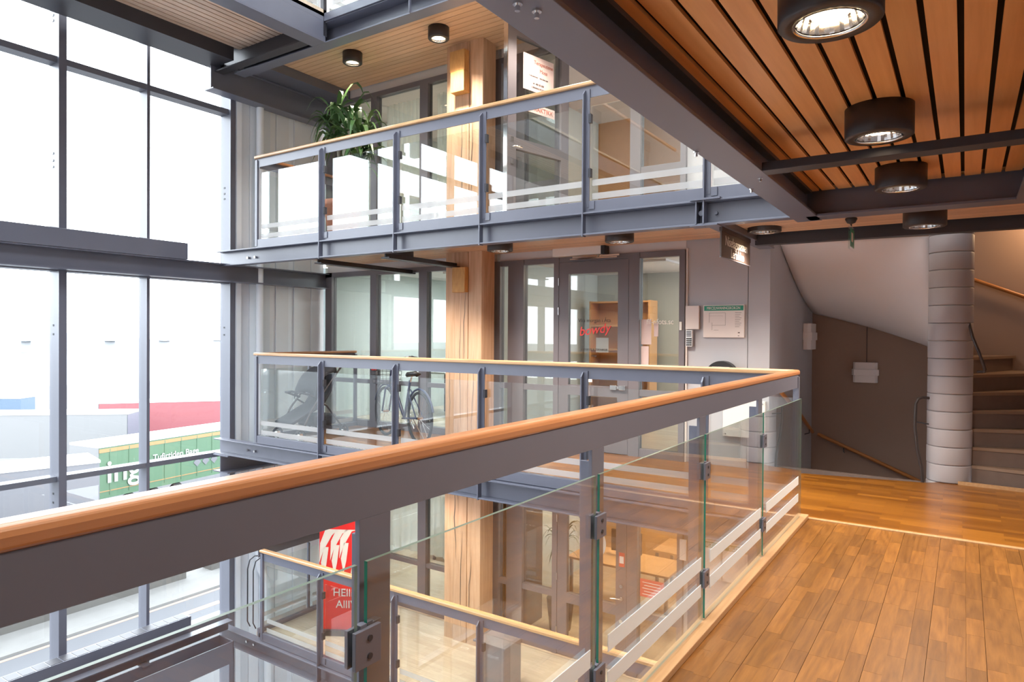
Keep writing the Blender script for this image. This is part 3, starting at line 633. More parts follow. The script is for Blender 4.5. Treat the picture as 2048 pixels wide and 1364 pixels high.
# ------------------------------------------------------------------ SHOP FRONTS (glazed back wall), rooms behind
def frame_box(mb, x0, x1, z0, z1, y0=7.12, y1=7.20): mb.box(x0, x1, y0, y1, z0, z1)
def facade(lv, z, head, idx):
    f = E_('window_%d' % idx, (-6.8, 7.15, z), kind='structure')
    k = z
    B(-8.19, -8.05, 7.10, 7.20, k, k+head).build('frame', 'frame_metal', f); B(-8.19, -5.49, 7.10, 7.20, k+head-0.07, k+head).build('frame', 'frame_metal', f)
    B(-8.05, -5.49, 7.10, 7.20, k, k+0.09).build('frame', 'frame_metal', f)
    for a, b2 in ((-7.23, -7.11), (-6.29, -6.145)): B(a, b2, 7.10, 7.20, k+0.09, k+head-0.07).build('mullion', 'frame_metal', f)
    tr_ = 0.66 if lv < 1 else None
    for a, b2 in ((-8.05, -7.23), (-7.11, -6.29), (-6.145, -5.40)):
        if tr_: B(a, b2, 7.11, 7.19, k+tr_-0.03, k+tr_+0.03).build('transom', 'frame_metal', f)
        B(a, b2, 7.15, 7.158, k+0.09, k+head-0.07).build('pane', 'glass_shop', f)
    g = E_('window_%d' % (idx+1), (-4.0, 7.15, z), kind='structure')
    for a, b2 in ((-5.10, -4.924), (-4.80, -4.568), (-4.135, -4.066), (-3.156, -3.03), (-2.571, -2.51)): B(a, b2, 7.10, 7.20, k, k+head).build('frame', 'frame_metal', g)
    B(-5.10, -2.51, 7.10, 7.20, k+head, k+head+0.004).build('frame', 'frame_metal', g)
    for a, b2 in ((-4.924, -4.80), (-4.568, -4.135), (-3.03, -2.571)):
        B(a, b2, 7.11, 7.19, k+head-0.06, k+head).build('frame', 'frame_metal', g); B(a, b2, 7.11, 7.19, k, k+0.09).build('frame', 'frame_metal', g)
        B(a, b2, 7.11, 7.19, k+0.68, k+0.75).build('transom', 'frame_metal', g)
        B(a, b2, 7.15, 7.158, k+0.09, k+head-0.06).build('pane', 'glass_shop', g)
    B(-4.066, -3.156, 7.11, 7.19, k+head-0.055, k+head).build('frame', 'frame_metal', g)
def door_leaf(e, x0, x1, z, head, y=7.13, mid=0.71):
    t = 0.03
    fb = MB(); st = 0.13
    fb.box(x0, x0+st, y-t, y+t, z+0.01, z+head); fb.box(x1-st, x1, y-t, y+t, z+0.01, z+head)
    fb.box(x0+st, x1-st, y-t, y+t, z+head-0.14, z+head); fb.box(x0+st, x1-st, y-t, y+t, z+0.01, z+0.16); fb.box(x0+st, x1-st, y-t, y+t, z+mid-0.06, z+mid+0.06)
    fb.build('leaf', 'frame_metal', e)
    B(x0+st, x1-st, y-0.004, y+0.004, z+0.16, z+mid-0.06).build('pane', 'glass_shop', e)
    B(x0+st, x1-st, y-0.004, y+0.004, z+mid+0.06, z+head-0.14).build('pane', 'glass_shop', e)
    hg = MB()
    for hz in (0.25, 0.9, 1.6, 1.95): hg.tube([(x0-0.004, y-t-0.006, z+hz), (x0-0.004, y-t-0.006, z+hz+0.09)], 0.007, 8)
    hg.build('hinge', 'chrome', e)
    return e
facade(0, 0.0, 2.285, 2); facade(1, 2.49, 2.37, 4); facade(-1, -2.49, 2.285, 6)
d0 = E_('door_1', (-3.61, 7.13, 0), kind='structure'); door_leaf(d0, -4.06, -3.16, 0, 2.225, mid=0.71)
lk = MB().box(-3.37, -3.29, 7.07, 7.10, 0.735, 0.79).box(-3.26, -3.18, 7.07, 7.10, 0.735, 0.79).box(-3.29, -3.26, 7.08, 7.10, 0.745, 0.78)
lk.build('lock', 'chrome', d0, bevel=0.003)
text('Vhn morgan i Åta', 0.062, (-3.60, 7.124, 1.53), RX, 'letter_dark', d0, sx=0.95)
text('bowdy', 0.15, (-3.60, 7.122, 1.42), (PI/2, -0.12, 0), 'bright_red', d0, shear=0.3, ext=0.002)
text('SNEKKER & TEKNIKER', 0.035, (-3.60, 7.124, 1.19), RX, 'letter_dark', d0)
text('norge', 0.03, (-3.60, 7.124, 1.12), RX, 'letter_dark', d0)
B(-3.76, -3.62, 7.122, 7.125, 0.81, 0.90).build('notice', 'paper', d0); B(-3.58, -3.42, 7.135, 7.137, 1.16, 1.33).build('notice', 'paper', d0)
d1 = E_('door_2', (-3.61, 7.13, -2.49), kind='structure'); door_leaf(d1, -4.06, -3.16, -2.49, 2.225, mid=0.71)
hm = MB()
for hz in (0.86, 1.0, 0.60): hm.tube([(-3.215, 7.10, -2.49+hz), (-3.215, 7.08, -2.49+hz)], 0.022, 14)
hm.tube([(-3.215, 7.08, -1.63), (-3.215, 7.055, -1.63), (-3.24, 7.05, -1.63), (-3.33, 7.05, -1.64)], 0.008, 8)
hm.build('handle', 'chrome', d1)
MB().lathe([(0.001, 0), (0.16, 0)], (0, 0, 0), 40)
dm = MB(); vs = [(-3.60+0.175*math.cos(2*PI*k/40), 7.120, -1.06+0.20*math.sin(2*PI*k/40)) for k in range(40)]
dm.add(vs, [tuple(range(40))]); dm.build('round_sticker', 'letter_white', d1)
text('F', 0.19, (-3.585, 7.117, -1.07), (PI/2, 0.2, 0), 'letter_rust', d1, ext=0.001)
text('SPIRUS', 0.06, (-3.58, 7.118, -1.36), RX, 'letter_white', d1)
B(-3.25, -3.18, 7.095, 7.099, -1.27, -1.11).build('notice', 'sign_red', d1, 'small red and white notice'); B(-3.24, -3.19, 7.091, 7.094, -1.23, -1.15).build('notice', 'paper', d1)
# upper gallery door standing open
d2 = E_('door_3', (-3.97, 7.10, 2.49), kind='structure')
door_leaf(d2, -3.97, -2.98, 2.49, 2.30, y=7.10, mid=0.98)
d2b = d2
ed = B(-2.985, -2.972, 7.07, 7.13, 2.50, 4.79).build('edge_strip', 'chrome', d2)
tx = E_('tmp', (0,0,0))
B(-3.70, -3.21, 7.130, 7.134, 4.10, 4.50).build('notice', 'sign_pink', d2)
hd = MB().tube([(-3.05, 7.13, 3.42), (-3.05, 7.18, 3.42), (-3.16, 7.18, 3.42)], 0.009, 8).box(-3.07, -3.03, 7.13, 7.137, 3.48, 3.53).box(-3.20, -3.13, 7.13, 7.137, 3.20, 3.32).box(-3.07, -3.03, 7.13, 7.137, 3.23, 3.29)
hd.build('handle', 'chrome', d2)
B(-3.72, -3.14, 7.130, 7.134, 3.86, 3.96).build('notice', 'sign_pink', d2)
RB = (PI/2, 0, PI)   # facing +y before the leaf is swung
text('A', 0.20, (-3.29, 7.136, 4.38), RB, 'panel_grey', d2)
text('Terapeutene', 0.06, (-3.53, 7.136, 4.43), RB, 'letter_rust', d2)
text('Moss', 0.06, (-3.53, 7.136, 4.35), RB, 'letter_rust', d2)
text('Velkommen   inn hos oss', 0.03, (-3.45, 7.136, 4.27), RB, 'letter_dark', d2)
text('tlf. 400 00 000', 0.03, (-3.45, 7.136, 4.19), RB, 'letter_dark', d2)
text('CERAMICS STUDIO', 0.026, (-3.45, 7.136, 4.145), RB, 'letter_dark', d2)
text('KIROPRAKTIKK', 0.075, (-3.43, 7.136, 3.91), RB, 'letter_rust', d2)
d2.rotation_euler = (0, 0, math.radians(-103))
bpy.data.objects.remove(tx)
# fittings by the middle door
op = E_('door_closer', (-3.77, 7.08, 2.34), 'white box door closer with black end above the middle glass door', 'door closer')
B(-4.11, -3.47, 7.02, 7.13, 2.29, 2.40).build('housing', 'letter_white', op, bevel=0.004); B(-3.469, -3.42, 7.01, 7.13, 2.285, 2.41).build('end_cap', 'black_plastic', op, bevel=0.005)
MB().box(-3.85, -3.25, 7.04, 7.06, 2.262, 2.28).box(-3.85, -3.25, 6.98, 7.0, 2.235, 2.25).tube([(-3.5, 7.05, 2.29), (-3.5, 6.99, 2.245)], 0.012, 8).build('arm', 'chrome', op)
cb = E_('cable_duct', (-2.495, 7.14, 1.2), 'thin white cable duct down the right side of the glass door frame', 'cable'); B(-2.505, -2.487, 7.125, 7.148, 0.0, 2.30).build('duct', 'paper', cb)
o = B(-2.50, -2.352, 7.10, 7.13, 1.43, 1.68).build('info_board', 'paper', loc=(-2.43, 7.12, 1.55), bevel=0.003); tag(o, 'small blank white board on the grey wall left of the green-topped plan', 'board')
kp = E_('keypad', (-2.45, 7.10, 1.33), 'grey entry keypad under the small white board', 'keypad'); B(-2.49, -2.42, 7.09, 7.13, 1.245, 1.42).build('case', 'panel_light', kp, bevel=0.003)
kk = MB()
for i in range(3):
    for j in range(4): kk.box(-2.482+i*0.02, -2.466+i*0.02, 7.085, 7.09, 1.255+j*0.022, 1.27+j*0.022)
for j in range(4): kk.box(-2.482, -2.43, 7.085, 7.09, 1.352+j*0.016, 1.36+j*0.016)
kk.build('key', 'black_plastic', kp)
pl = E_('floor_plan_board', (-2.09, 7.13, 1.51), 'white building plan with green header on the grey wall', 'sign')
B(-2.313, -1.886, 7.125, 7.15, 1.344, 1.685).build('board', 'paper', pl, bevel=0.002); B(-2.303, -1.896, 7.121, 7.1245, 1.625, 1.676).build('header', 'sign_green', pl)
text('MIKCELNVANINGSKOKON', 0.042, (-2.10, 7.118, 1.65), RX, 'letter_white', pl, sx=0.68)
pm = MB()
for (a, b2, c, d) in ((-2.25, -2.08, 1.60, 1.602), (-2.25, -2.248, 1.50, 1.60), (-2.08, -2.078, 1.47, 1.60), (-2.22, -2.08, 1.47, 1.472), (-2.22, -2.218, 1.42, 1.5), (-2.2, -2.15, 1.42, 1.422), (-2.25, -2.1, 1.57, 1.571)): pm.box(a, b2, 7.1235, 7.1245, c, d)
for j in range(9): pm.box(-1.98, -1.915-0.01*(j % 3), 7.1235, 7.1245, 1.60-0.018*j, 1.603-0.018*j)
pm.box(-1.95, -1.93, 7.1235, 7.1245, 1.39, 1.40); pm.box(-1.95, -1.935, 7.1235, 7.1245, 1.36, 1.366)
pm.build('plan_drawing', 'sign_dark', pl, kind='stuff')
rd = E_('round_wall_fitting', (-2.1, 7.12, 0.93), 'round black fitting with white label on the grey wall behind the handrail', 'fitting')
q = MB(); vs = []
for zz in (7.05, 7.145):
    vs += [(-2.1+0.165*math.cos(2*PI*k/40), zz, 0.935+0.165*math.sin(2*PI*k/40)) for k in range(40)]
q.add(vs, [tuple(range(40)), tuple(range(40, 80))]+[(k, (k+1) % 40, 40+(k+1) % 40, 40+k) for k in range(40)]); q.build('disc', 'black_plastic', rd)
B(-2.19, -2.01, 7.043, 7.049, 0.98, 1.04).build('label_plate', 'paper', rd)
wb = E_('low_notice_board', (-1.85, 7.1, 0.5), 'blank white board with corner screws low on the grey wall behind the balustrade glass', 'board')
B(-2.09, -1.665, 7.10, 7.145, 0.32, 0.70).build('board', 'letter_white', wb, bevel=0.003)
q = MB()
for a in (-2.06, -1.69):
    for c in (0.345, 0.675): q.tube([(a, 7.10, c), (a, 7.094, c)], 0.008, 8)
q.build('screw', 'chrome', wb)
# decals on the right pane
dc = E_('window_decals', (-2.8, 7.12, 1.2), 'lettering, papers and blue sticker on the glass right of the middle door', 'sticker')
text('fil-nfots.sc', 0.085, (-2.79, 7.112, 1.51), RX, 'letter_white', dc, ext=0.0008, sx=0.9)
B(-3.02, -2.90, 7.14, 7.143, 1.26, 1.54).build('notice', 'sign_pink', dc); B(-3.02, -2.93, 7.14, 7.143, 0.85, 1.24).build('notice', 'sign_pink', dc)
B(-2.87, -2.82, 7.14, 7.143, 1.35, 1.5).build('notice', 'sign_pink', dc)
B(-2.99, -2.92, 7.112, 7.115, 0.935, 0.99).build('sticker', 'blue', dc)
o = B(-2.56, -2.535, 7.085, 7.10, 1.42, 1.51).build('door_sensor', 'letter_white', loc=(-2.55, 7.09, 1.46)); tag(o, 'small white sensor on the right frame post', 'sensor')
o = MB().box(-7.15, -7.09, 7.05, 7.10, 0.83, 0.95).build('alarm_box', 'bright_red', loc=(-7.12, 7.07, 0.9), bevel=0.006); tag(o, 'small red alarm box on the window frame above the bicycle', 'alarm')
# lower gallery notices
nb_ = E_('red_notice', (-2.9, 7.12, -1.57), 'red notice with white lines on the lower glass right of the lowest door', 'notice')
B(-3.00, -2.72, 7.118, 7.122, -1.56, -1.36).build('sheet', 'sign_red', nb_)
q = MB()
for j in range(5): q.box(-2.97+0.02*(j % 2), -2.76, 7.114, 7.117, -1.53+j*0.033, -1.524+j*0.033)
q.build('print', 'letter_white', nb_)
for i, (x0, x1, lb, tx_) in enumerate(((-2.45, -2.10, 'white notice board with olive header on the lowest gallery, left one of two', 'SOMIET'), (-2.08, -1.72, 'white notice board with olive header on the lowest gallery, right one of two', 'BUTETTE'))):
    s_ = E_('notice_board', ((x0+x1)/2, 7.1, -1.2), lb, 'board', 'boards with olive headers')
    B(x0, x1, 7.11, 7.14, -1.20, -0.80).build('board', 'paper', s_); B(x0+0.01, x1-0.01, 7.105, 7.1095, -0.875, -0.81).build('header', 'sign_olive', s_)
    text(tx_, 0.055, ((x0+x1)/2, 7.102, -0.845), RX, 'letter_white', s_)
o = B(-2.53, -2.46, 7.07, 7.095, -1.05, -0.83).build('paper_sheet', 'paper', loc=(-2.46, 7.11, -1.1)); tag(o, 'white paper beside the lowest gallery door frame', 'paper')

# rooms behind the shop fronts
for lv, z, h in ((0, 0.0, 2.38), (1, 2.49, 2.48), (-1, -2.49, 2.38)):
    nm = {0: 'middle', 1: 'upper', -1: 'lowest'}[lv]
    struct('floor_room', B(-8.3, -1.75, 7.20, 11, z-0.1, z-0.002), 'floor_light', 'wooden floor of the %s room behind glass' % nm)
    struct('ceiling_room', B(-8.3, -1.75, 7.30, 11, z+h, z+h+0.08), 'white_paint', 'white ceiling of the %s room' % nm)
    struct('wall_room_back', B(-8.3, -1.75, 10.5, 10.6, z, z+h), {0: 'office_wall', 1: 'office_orange', -1: 'office_orange'}[lv], 'back wall of the %s room' % nm)
    struct('wall_room_left', B(-8.45, -8.3, 7.2, 10.5, z, z+h), 'office_wall', 'left wall of the %s room' % nm)
    struct('wall_room_partition', B(-5.35, -5.25, 7.20, 10.5, z, z+h), 'office_wall', 'partition of the %s room behind the column' % nm)
    for (x, pw, c_) in ((-6.8, {0: 110, 1: 70, -1: 90}[lv], (0.93, 0.98, 1.0)), (-3.6, {0: 36, 1: 16, -1: 80}[lv], (1.0, 0.80, 0.58))):
        t = E_('ceiling_panel_lamp', (x, 8.9, z+h), 'flat luminous ceiling panel in the %s room, %s the column' % (nm, 'left of' if x < -5 else 'right of'), 'lamp')
        B(x-0.3, x+0.3, 8.6, 9.2, z+h-0.03, z+h-0.002).build('housing', 'white_paint', t)
        l = bpy.data.lights.new('panel_light', 'AREA'); l.size = 0.55; l.energy = pw; l.color = c_
        o = bpy.data.objects.new('panel_light', l); COL.objects.link(o); o.parent = t; o.location = (0, 0, -0.035)
def desk(x, y, z, lb, w_=1.5, d_=0.7, mat='office_orange'):
    e = E_('desk', (x, y, z), lb, 'desk')
    B(x-w_/2, x+w_/2, y-d_/2, y+d_/2, z+0.70, z+0.73).build('desk_top', mat, e, bevel=0.003)
    for sx in (-1, 1):
        for sy in (-1, 1): B(x+sx*(w_/2-0.05)-0.02, x+sx*(w_/2-0.05)+0.02, y+sy*(d_/2-0.05)-0.02, y+sy*(d_/2-0.05)+0.02, z, z+0.70).build('leg', 'frame_metal', e)
    B(x-0.25, x+0.2, y+0.05, y+0.09, z+0.80, z+1.1).build('monitor', 'black_plastic', e)
    B(x-0.05, x+0.0, y+0.04, y+0.10, z+0.73, z+0.80).build('stand', 'black_plastic', e)
desk(-3.9, 8.75, -2.49, 'orange wooden desk with monitor in the lowest room right of the column')
desk(-3.0, 9.7, -2.49, 'orange wooden desk at the back of the lowest room')
desk(-6.8, 9.2, -2.49, 'wooden desk in the lowest room left of the column', mat='floor_gap')
desk(-6.9, 9.0, 0.0, 'wooden desk in the middle room left of the column', mat='office_wall')
def shelf(x, y, z, lb, h=1.9, w_=1.0, mat='office_orange'):
    e = E_('bookcase', (x, y, z), lb, 'bookcase')
    for sx in (-1, 1): B(x+sx*w_/2-0.015, x+sx*w_/2+0.015, y-0.15, y+0.15, z, z+h).build('side', mat, e)
    for k in range(6): B(x-w_/2+0.015, x+w_/2-0.015, y-0.15, y+0.15, z+k*(h-0.03)/5, z+k*(h-0.03)/5+0.025).build('shelf', mat, e)
    B(x-w_/2, x+w_/2, y+0.15, y+0.16, z, z+h).build('back', mat, e)
shelf(-4.5, 9.9, 0, 'orange wooden bookcase in the middle room seen through the door'); shelf(-2.8, 9.9, 2.49, 'wooden bookcase in the upper room behind the open door')
o = E_('wardrobe', (-4.92, 7.6, -2.49), 'tall dark ribbed wooden wardrobe behind the glass right of the timber column, lowest room', 'wardrobe')
B(-5.2, -4.75, 7.45, 7.9, -2.49, -0.45).build('carcass', 'office_dark', o)
for i in range(6): B(-5.19+i*0.074, -5.135+i*0.074, 7.43, 7.45, -2.45, -0.5).build('slat', 'office_orange', o)
# curtains upper room
def curtain(x0, x1, z0, z1, lb):
    n = 40; vs = []; 
    for i in range(n+1):
        t = i/n; x = x0+(x1-x0)*t; yy = 7.30+0.025*math.sin(t*2*PI*9)+0.006*math.sin(t*31)
        vs += [(x, yy, z0), (x, yy, z1)]
    o = MB().add(vs, [(2*i, 2*i+2, 2*i+3, 2*i+1) for i in range(n)], True).build('curtain', 'curtain_cloth', loc=(x0, 7.3, z0)); tag(o, lb, 'curtain', 'curtains behind the upper windows')
curtain(-8.04, -7.24, 2.55, 4.70, 'pale pleated curtain behind the potted plant, leftmost upper window')
curtain(-7.10, -6.30, 2.55, 4.70, 'pale pleated curtain in the middle upper window')
curtain(-6.14, -5.52, 2.55, 4.70, 'pale pleated curtain beside the timber column, upper window')
curtain(-7.0, -5.6, -1.75, -0.25, 'pale curtain in the upper half of the lowest window left of the column')

# ------------------------------------------------------------------ HANGING SIGN, EXIT SIGN
hs = E_('hanging_sign', (-1.62, 5.9, 2.2), 'dark hanging sign with two lines of pale lettering beside the grey wall', 'sign')
B(-1.646, -1.634, 5.47, 6.34, 2.0, 2.205).build('board', 'sign_dark', hs); B(-1.652, -1.628, 5.47, 6.34, 2.205, 2.239).build('rail', 'sign_dark', hs)
B(-1.650, -1.630, 5.46, 6.36, 1.994, 2.0).build('edge', 'frame_metal', hs)
text('Niselagspassen', 0.115, (-1.631, 5.905, 2.135), (PI/2, 0, PI/2), 'letter_white', hs, sx=0.98)
text('Lerbildeo', 0.105, (-1.631, 5.93, 2.045), (PI/2, 0, PI/2), 'letter_white', hs)
ex = E_('exit_sign', (-0.75, 5.9, 2.37), 'small green emergency exit sign hanging edge-on from the boarded ceiling', 'sign')
MB().tube([(-0.75, 5.9, 2.385), (-0.75, 5.9, 2.22)], 0.006, 8).lathe([(0.001, 2.30), (0.035, 2.30), (0.045, 2.28), (0.03, 2.25), (0.001, 2.24)], (-0.75, 5.9, 0), 16).build('bracket', 'black_plastic', ex)
B(-0.757, -0.743, 5.80, 6.02, 2.04, 2.22).build('panel', 'acrylic', ex); B(-0.7425, -0.740, 5.80, 6.0, 2.06, 2.20).build('pictogram', 'sign_green', ex)
B(-0.7399, -0.739, 5.84, 5.93, 2.10, 2.17).build('figure', 'letter_white', ex)

# ------------------------------------------------------------------ SPIRAL STAIR
CX, CY, RC = -0.115, 7.68, 0.183
XL, XR, YB, YF = -1.64, 1.60, 9.45, 6.6
def hit(a):
    c, s_ = math.cos(a), math.sin(a); t = 1e9
    if c > 1e-6: t = min(t, (XR-CX)/c)
    if c < -1e-6: t = min(t, (XL-CX)/c)
    if s_ > 1e-6: t = min(t, (YB-CY)/s_)
    if s_ < -1e-6: t = min(t, (YF-CY)/s_)
    return (CX+t*c, CY+t*s_)
stair = E_('spiral_stair', (CX, CY, 0), 'dark stone winding stair around a ringed grey newel column', 'staircase')
RISE, STEP = 0.166, math.radians(13.5); A0 = math.radians(-9)
def wedge(a0, a1, z0, z1, r0=RC*0.98, shrink=0.0):
    angs = [a0]; 
    for cx_, cy_ in ((XR, YB), (XL, YB)):
        a = math.atan2(cy_-CY, cx_-CX)
        if a0 < a < a1: angs.append(a)
    angs.append(a1)
    outer = [hit(a) for a in angs]; inner = [(CX+r0*math.cos(a), CY+r0*math.sin(a)) for a in angs][::-1]
    outer = [(CX+(x-CX)*0.99, CY+(y-CY)*0.99) for x, y in outer]
    return MB().prism(outer+inner, 'z', z0, z1)
for k in range(1, 15):
    a = A0+STEP*(k-1)
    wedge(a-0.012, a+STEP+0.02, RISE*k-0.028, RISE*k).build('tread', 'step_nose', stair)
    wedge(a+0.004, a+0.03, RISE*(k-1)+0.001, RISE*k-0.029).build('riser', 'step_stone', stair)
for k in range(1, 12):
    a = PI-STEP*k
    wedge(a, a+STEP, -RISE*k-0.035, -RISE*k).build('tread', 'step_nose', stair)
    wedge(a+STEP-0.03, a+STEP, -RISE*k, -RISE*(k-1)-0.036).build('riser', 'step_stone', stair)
wedge(PI-0.02, PI+0.35, 2.38, 2.48).build('landing', 'soffit_white', stair)
# smooth white soffit under the upper flight
na, nr = 90, 14; vs = []; 
for i in range(na+1):
    a = math.radians(8)+(math.radians(186)-math.radians(8))*i/na
    hx, hy = hit(a); hx, hy = CX+(hx-CX)*0.992, CY+(hy-CY)*0.992; z = RISE*((a-A0)/STEP+1)-0.20-0.0
    z = RISE*(math.degrees(a)+9)/13.5 + RISE - 0.197
    for j in range(nr+1):
        t = j/nr; x0, y0 = CX+RC*0.9*math.cos(a), CY+RC*0.9*math.sin(a)
        vs.append((x0+(hx-x0)*t, y0+(hy-y0)*t, z-0.035))
fs = [(i*(nr+1)+j, i*(nr+1)+j+1, (i+1)*(nr+1)+j+1, (i+1)*(nr+1)+j) for i in range(na) for j in range(nr)]
so = MB().add(vs, fs, True).build('soffit', 'soffit_white', stair)
md = so.modifiers.new('thickness', 'SOLIDIFY'); md.thickness = 0.004; md.offset = 1
dr = MB().lathe([(0.001, 0.002), (RC*0.985, 0.002), (RC, 0.012), (RC, 0.155), (RC*0.985, 0.164), (0.001, 0.164)], (0, 0, 0), 48).mesh('newel_drum', ['drum_grey'], (0, 0, 0))
for k in range(-6, 30):
    o = bpy.data.objects.new('newel_drum', dr); COL.objects.link(o); o.parent = stair; o.location = (random.Random(k).uniform(-.002, .002), random.Random(k+50).uniform(-.002, .002), k*0.166)
def rail(name, pts, r, mat, lb, cat='handrail', n=10, brackets=()):
    e = E_(name, pts[0], lb, cat); MB().tube(pts, r, n).build('rail', mat, e)
    for p, q in brackets: MB().tube([p, (p[0], p[1], p[2]-0.05), q], 0.006, 6).build('bracket', 'steel_dark', e)
rail('wall_handrail', [(-1.55, 9.38, 0.115), (-0.93, 9.38, -0.14), (0.4, 9.38, -0.70)], 0.022, 'rail_orange', 'wooden handrail descending along the dark stairwell wall', brackets=[((-1.25, 9.38, -0.03), (-1.25, 9.45, -0.10))])
rail('wall_handrail', [(-0.1, 9.38, 2.10), (0.54, 9.38, 1.815), (1.5, 9.38, 1.38)], 0.022, 'rail_orange', 'wooden handrail high on the wall right of the ringed column')
rail('wall_handrail', [(-1.585, 7.2, 0.85), (-1.585, 8.3, 0.50), (-1.585, 9.2, 0.16)], 0.022, 'rail_orange', 'wooden handrail on the left stairwell wall behind the balustrade corner', brackets=[((-1.585, 9.0, 0.22), (-1.64, 9.0, 0.15))])
rail('metal_grab_rail', [(0.03, 7.60, 1.50), (0.06, 7.50, 1.36), (0.11, 7.50, 1.22), (0.155, 7.50, 1.07), (0.15, 7.52, 1.05), (0.10, 7.56, 1.045)], 0.013, 'lamp_body', 'thin metal grab rail on the right side of the ringed column')
rail('metal_grab_rail', [(-0.27, 7.60, 0.78), (-0.33, 7.58, 0.785), (-0.365, 7.57, 0.77), (-0.385, 7.56, 0.72), (-0.39, 7.56, 0.5), (-0.37, 7.56, 0.3), (-0.33, 7.57, 0.1), (-0.32, 7.58, -0.1)], 0.013, 'lamp_body', 'curved dark metal grab rail on the left side of the ringed column', brackets=[((-0.385, 7.56, 0.6), (-0.27, 7.6, 0.53))])
def sconce(x, y, z, horiz, lb):
    e = E_('wall_lamp', (x, y, z), lb, 'lamp', 'unlit plaster wall lamps in the stairwell')
    if horiz:
        pr_ = [(x-0.135, y), (x-0.135, y-0.05), (x-0.11, y-0.085), (x+0.11, y-0.085), (x+0.135, y-0.05), (x+0.135, y)]
        MB().prism(pr_, 'z', z-0.125, z+0.125).build('shade', 'soffit_white', e, bevel=0.004)
        MB().prism([(x+(a-x)*1.10, b if b == y else y+(b-y)*1.35) for a, b in pr_], 'z', z-0.035, z+0.04).build('band', 'soffit_white', e, bevel=0.003)
    else:
        pr_ = [(y-0.2, x), (y-0.2, x+0.05), (y-0.16, x+0.085), (y+0.16, x+0.085), (y+0.2, x+0.05), (y+0.2, x)]
        MB().prism([(b, a) for a, b in pr_], 'z', z-0.16, z+0.16).build('shade', 'soffit_white', e, bevel=0.004)
        MB().prism([(x+(b-x)*1.15, y+(a-y)*1.1) for a, b in pr_], 'z', z-0.045, z+0.05).build('band', 'soffit_white', e, bevel=0.003)
sconce(-1.02, 9.445, 0.92, True, 'small cream box wall lamp with central band on the dark stairwell wall')
sconce(-1.635, 9.02, 1.36, False, 'narrow cream wall lamp seen edge-on on the left stairwell wall')
o = MB().tube([(-1.01, 9.443, 1.045), (-1.01, 9.443, 1.60)], 0.004, 6).build('cable', 'steel_dark', loc=(-1.01, 9.44, 1.3)); tag(o, 'thin dark cable running up from the stairwell wall lamp', 'cable')
st = E_('added_stair_lamp', (0.9, 9.3, 2.75), 'added unseen warm lamp above the stair handrail outside the frame', 'lamp')  # unseen lamp added to brighten the stairwell
MB().lathe([(0.001, 2.65), (0.09, 2.68), (0.11, 2.75), (0.09, 2.82), (0.001, 2.85)], (0.9, 9.3, 0), 24).build('shade', 'bulb_dim', st)
l = bpy.data.lights.new('added_stair_light', 'POINT'); l.energy = 30; l.color = (1, 0.62, 0.3); l.shadow_soft_size = 0.1
o = bpy.data.objects.new('added_stair_light', l); COL.objects.link(o); o.parent = st; o.location = (0, -0.22, 0)

# ------------------------------------------------------------------ POTTED PLANT
def strap_leaf(mb, base, ang, L_, w_, droop, rise):
    n = 6; vs = []; d = Vector((math.cos(ang), math.sin(ang), 0)); s_ = Vector((-d.y, d.x, 0)); 
    for i in range(n+1):
        t = i/n; r = L_*(t-0.12*t*t); z = rise*math.sin(t*PI*0.55)*L_ - droop*t*t*L_
        wd = w_*math.sin(PI*(0.12+0.88*t))**0.8*(1 if t < 0.99 else 0.05)
        p = Vector(base)+d*r*0.9+Vector((0,0,z)); vs += [p-s_*wd+Vector((0,0,wd*.35)), p, p+s_*wd+Vector((0,0,wd*.35))]
    fs = []
    for i in range(n): fs += [(3*i, 3*i+1, 3*i+4, 3*i+3), (3*i+1, 3*i+2, 3*i+5, 3*i+4)]
    mb.add(vs, fs, True)
pt = E_('potted_plant', (-6.5, 5.95, 2.49), 'leafy yucca-like plant in a terracotta pot behind the upper glass railing', 'plant')
MB().lathe([(0.001, 0), (0.17, 0), (0.225, 0.46), (0.245, 0.46), (0.245, 0.53), (0.22, 0.53), (0.21, 0.47), (0.001, 0.47)], (-6.55, 5.95, 2.49), 32).build('pot', 'terracotta', pt)
MB().lathe([(0.001, 0.475), (0.205, 0.475)], (-6.55, 5.95, 2.49), 24).build('soil', 'soil', pt)
rnd = random.Random(11)
heads = []
for (x, y, h_, dx) in ((-6.45, 5.93, 1.15, 0.03), (-6.62, 6.0, 1.35, -0.10), (-6.50, 5.99, 0.95, 0.22)):
    top = (x+dx, y, 2.49+0.45+h_*0.85); heads.append(top)
    MB().tube([(x, y, 2.93), (x+dx*.3, y+.01, 2.93+h_*.4), top], [0.05, 0.038, 0.025], 10).build('stem', 'bark', pt)
ln = 0
for hi_, hd_ in enumerate(heads):
    for i in range(44):
        a = rnd.uniform(0, 2*PI); mb = MB(); zz = hd_[2]+rnd.uniform(-0.38, 0.12)
        strap_leaf(mb, (hd_[0], hd_[1], zz), a, rnd.uniform(0.30, 0.52), rnd.uniform(0.024, 0.038), rnd.uniform(0.2, 1.2), rnd.uniform(0.2, 1.1)*(1 if i > 8 else 1.5))
        mb.build('leaf', 'leaf', pt)
pt2 = E_('potted_palm', (-4.38, 7.75, -2.49), 'green fern plant behind the glass of the lowest room right of the column', 'plant')
MB().lathe([(0.001, 0), (0.14, 0), (0.18, 0.4), (0.001, 0.4)], (-4.38, 7.75, -2.49), 24).build('pot', 'black_plastic', pt2)
MB().tube([(-4.38, 7.75, -2.1), (-4.38, 7.75, -1.45)], 0.02, 8).build('stem', 'bark', pt2)
